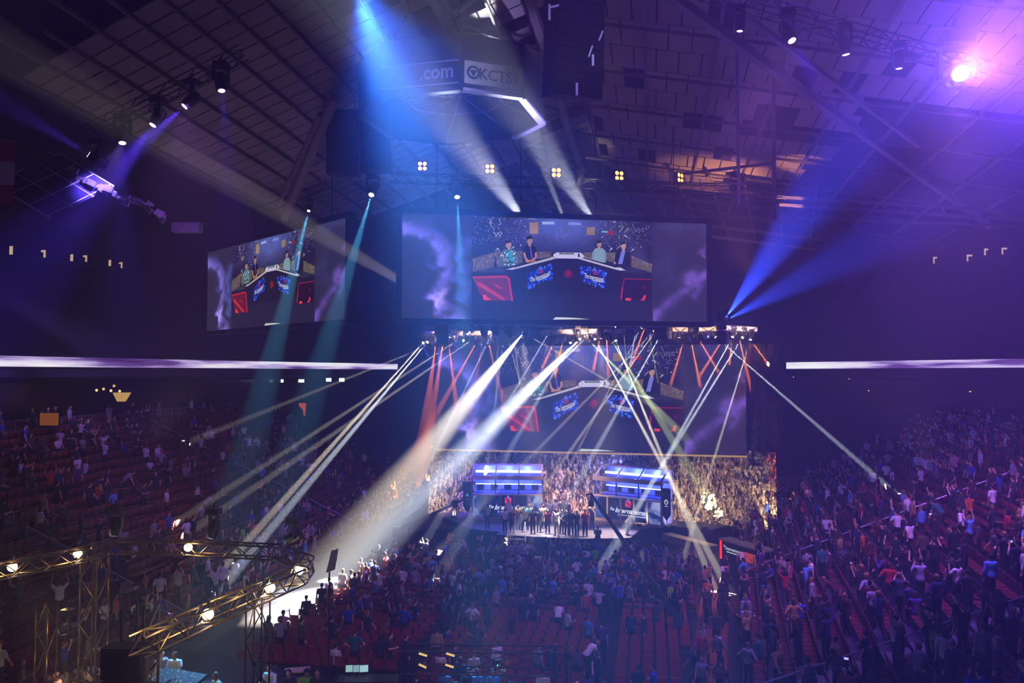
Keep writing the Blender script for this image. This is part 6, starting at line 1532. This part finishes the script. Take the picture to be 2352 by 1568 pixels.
for nm, st, rws in (('right', RS, 19), ('left', LS, 20)):
    for i in range(rws):
        a = st.s0+.4; n = 0
        while a < st.end(i)-.3:
            n += 1
            if not near(a, AIS_R if nm == 'right' else AIS_L, .85): seats.append((nm, i, n, st.pos(i, a, .66), -rad(5.5 if nm == 'right' else -1.5)+(PI/2 if nm == 'right' else -PI/2)))
            a += .54
chairs = []
for k, y in enumerate(FR):
    xa, xb = floor_x(y); x = xa; n = 0
    while x < xb:
        if not near(x, AISX, .6) and not (x < -9.0 and y < 31.5): n += 1; chairs.append(('floor', k, n, V((x, y, 0)), 0.0))
        x += .54
def seating(lst, parts, nmax, name, lab, cat, grp, pn, stuffname, stufflab):
    L = []
    for c in lst:
        x, y, d = proj(c[3]+V((0, 0, .6)))
        if -260 < x < 2640 and y < 1700 and d > 4: L.append((d+(0 if -20 < x < 2372 and y < 1590 else 1000), c))
    L.sort(key=lambda t: t[0]); proto = None; VV = []; FF = []; CC = []; nv = 0
    dat = []
    for me, col in zip(parts, ('5c1018', '701420', '141318')):
        me.calc_loop_triangles(); v = np.empty(len(me.vertices)*3); me.vertices.foreach_get('co', v); f = np.empty(len(me.loop_triangles)*3, int); me.loop_triangles.foreach_get('vertices', f); dat.append((v.reshape(-1, 3), f.reshape(-1, 3), lin(col)))
    for j, (d, c) in enumerate(L):
        if j < nmax:
            if proto is None:
                proto = empty(name, (0, 0, 0), 0, 'x', cat, grp); 
                for me, n_ in zip(parts, pn):
                    o = bpy.data.objects.new(n_, me); COL.objects.link(o); setpar(o, proto)
                t = proto
            else: t = copy_tree(proto)
            t.location = c[3]; t.rotation_euler = (0, 0, c[4]); t['label'] = lab(c)
        else:
            ca_, sa_ = math.cos(c[4]), math.sin(c[4])
            for v, f, col in dat:
                VV.append(np.stack([v[:, 0]*ca_-v[:, 1]*sa_+c[3].x, v[:, 0]*sa_+v[:, 1]*ca_+c[3].y, v[:, 2]+c[3].z], 1)); FF.append(f+nv); CC.append(np.tile(np.array([*col, 1.0]), (len(f)*3, 1))); nv += len(v)
    if VV: tag(bulk(stuffname, VV, FF, CC, objcolmat(stuffname+' material', .6, 'Col', .15), False), stufflab, 'seats', kind='stuff')
    print(name, len(L))
seating(seats, SEAT, 290, 'stadium_seat', lambda c: 'red stadium seat, %s row of %s stand, %s place from near end' % (ordn(c[1]+1), c[0], ordn(c[2])), 'seat', 'red seats of the stands', ('seat', 'backrest', 'standard'), 'far_seats', 'red seats in the farther rows of both stands')
seating(chairs, CHAIR, 290, 'padded_chair', lambda c: 'red padded chair, %s floor row from stage, %s from left' % (ordn(c[1]+2), ordn(c[2])), 'chair', 'red chairs on the arena floor', ('seat', 'backrest', 'frame'), 'far_chairs', 'red padded chairs in the floor rows nearer the stage')
# carpet strips of the floor aisles
ca2 = MB(); m_orange = mat('orange-brown carpet', '6a4018', .95, var=.3, scale=2)
y0, y1 = 24.5, 51.0; xa, xb = floor_x(y0)[1]+.3, floor_x(y1)[1]+.3
tag(MB().prism([(xa, y0, .004), (xa+1.5, y0, .004), (xb+1.5, y1, .004), (xb, y1, .004)], (0, 0, .012)).build('aisle_carpet', m_orange), 'long orange-brown carpet strip along the foot of the right stand', 'carpet')
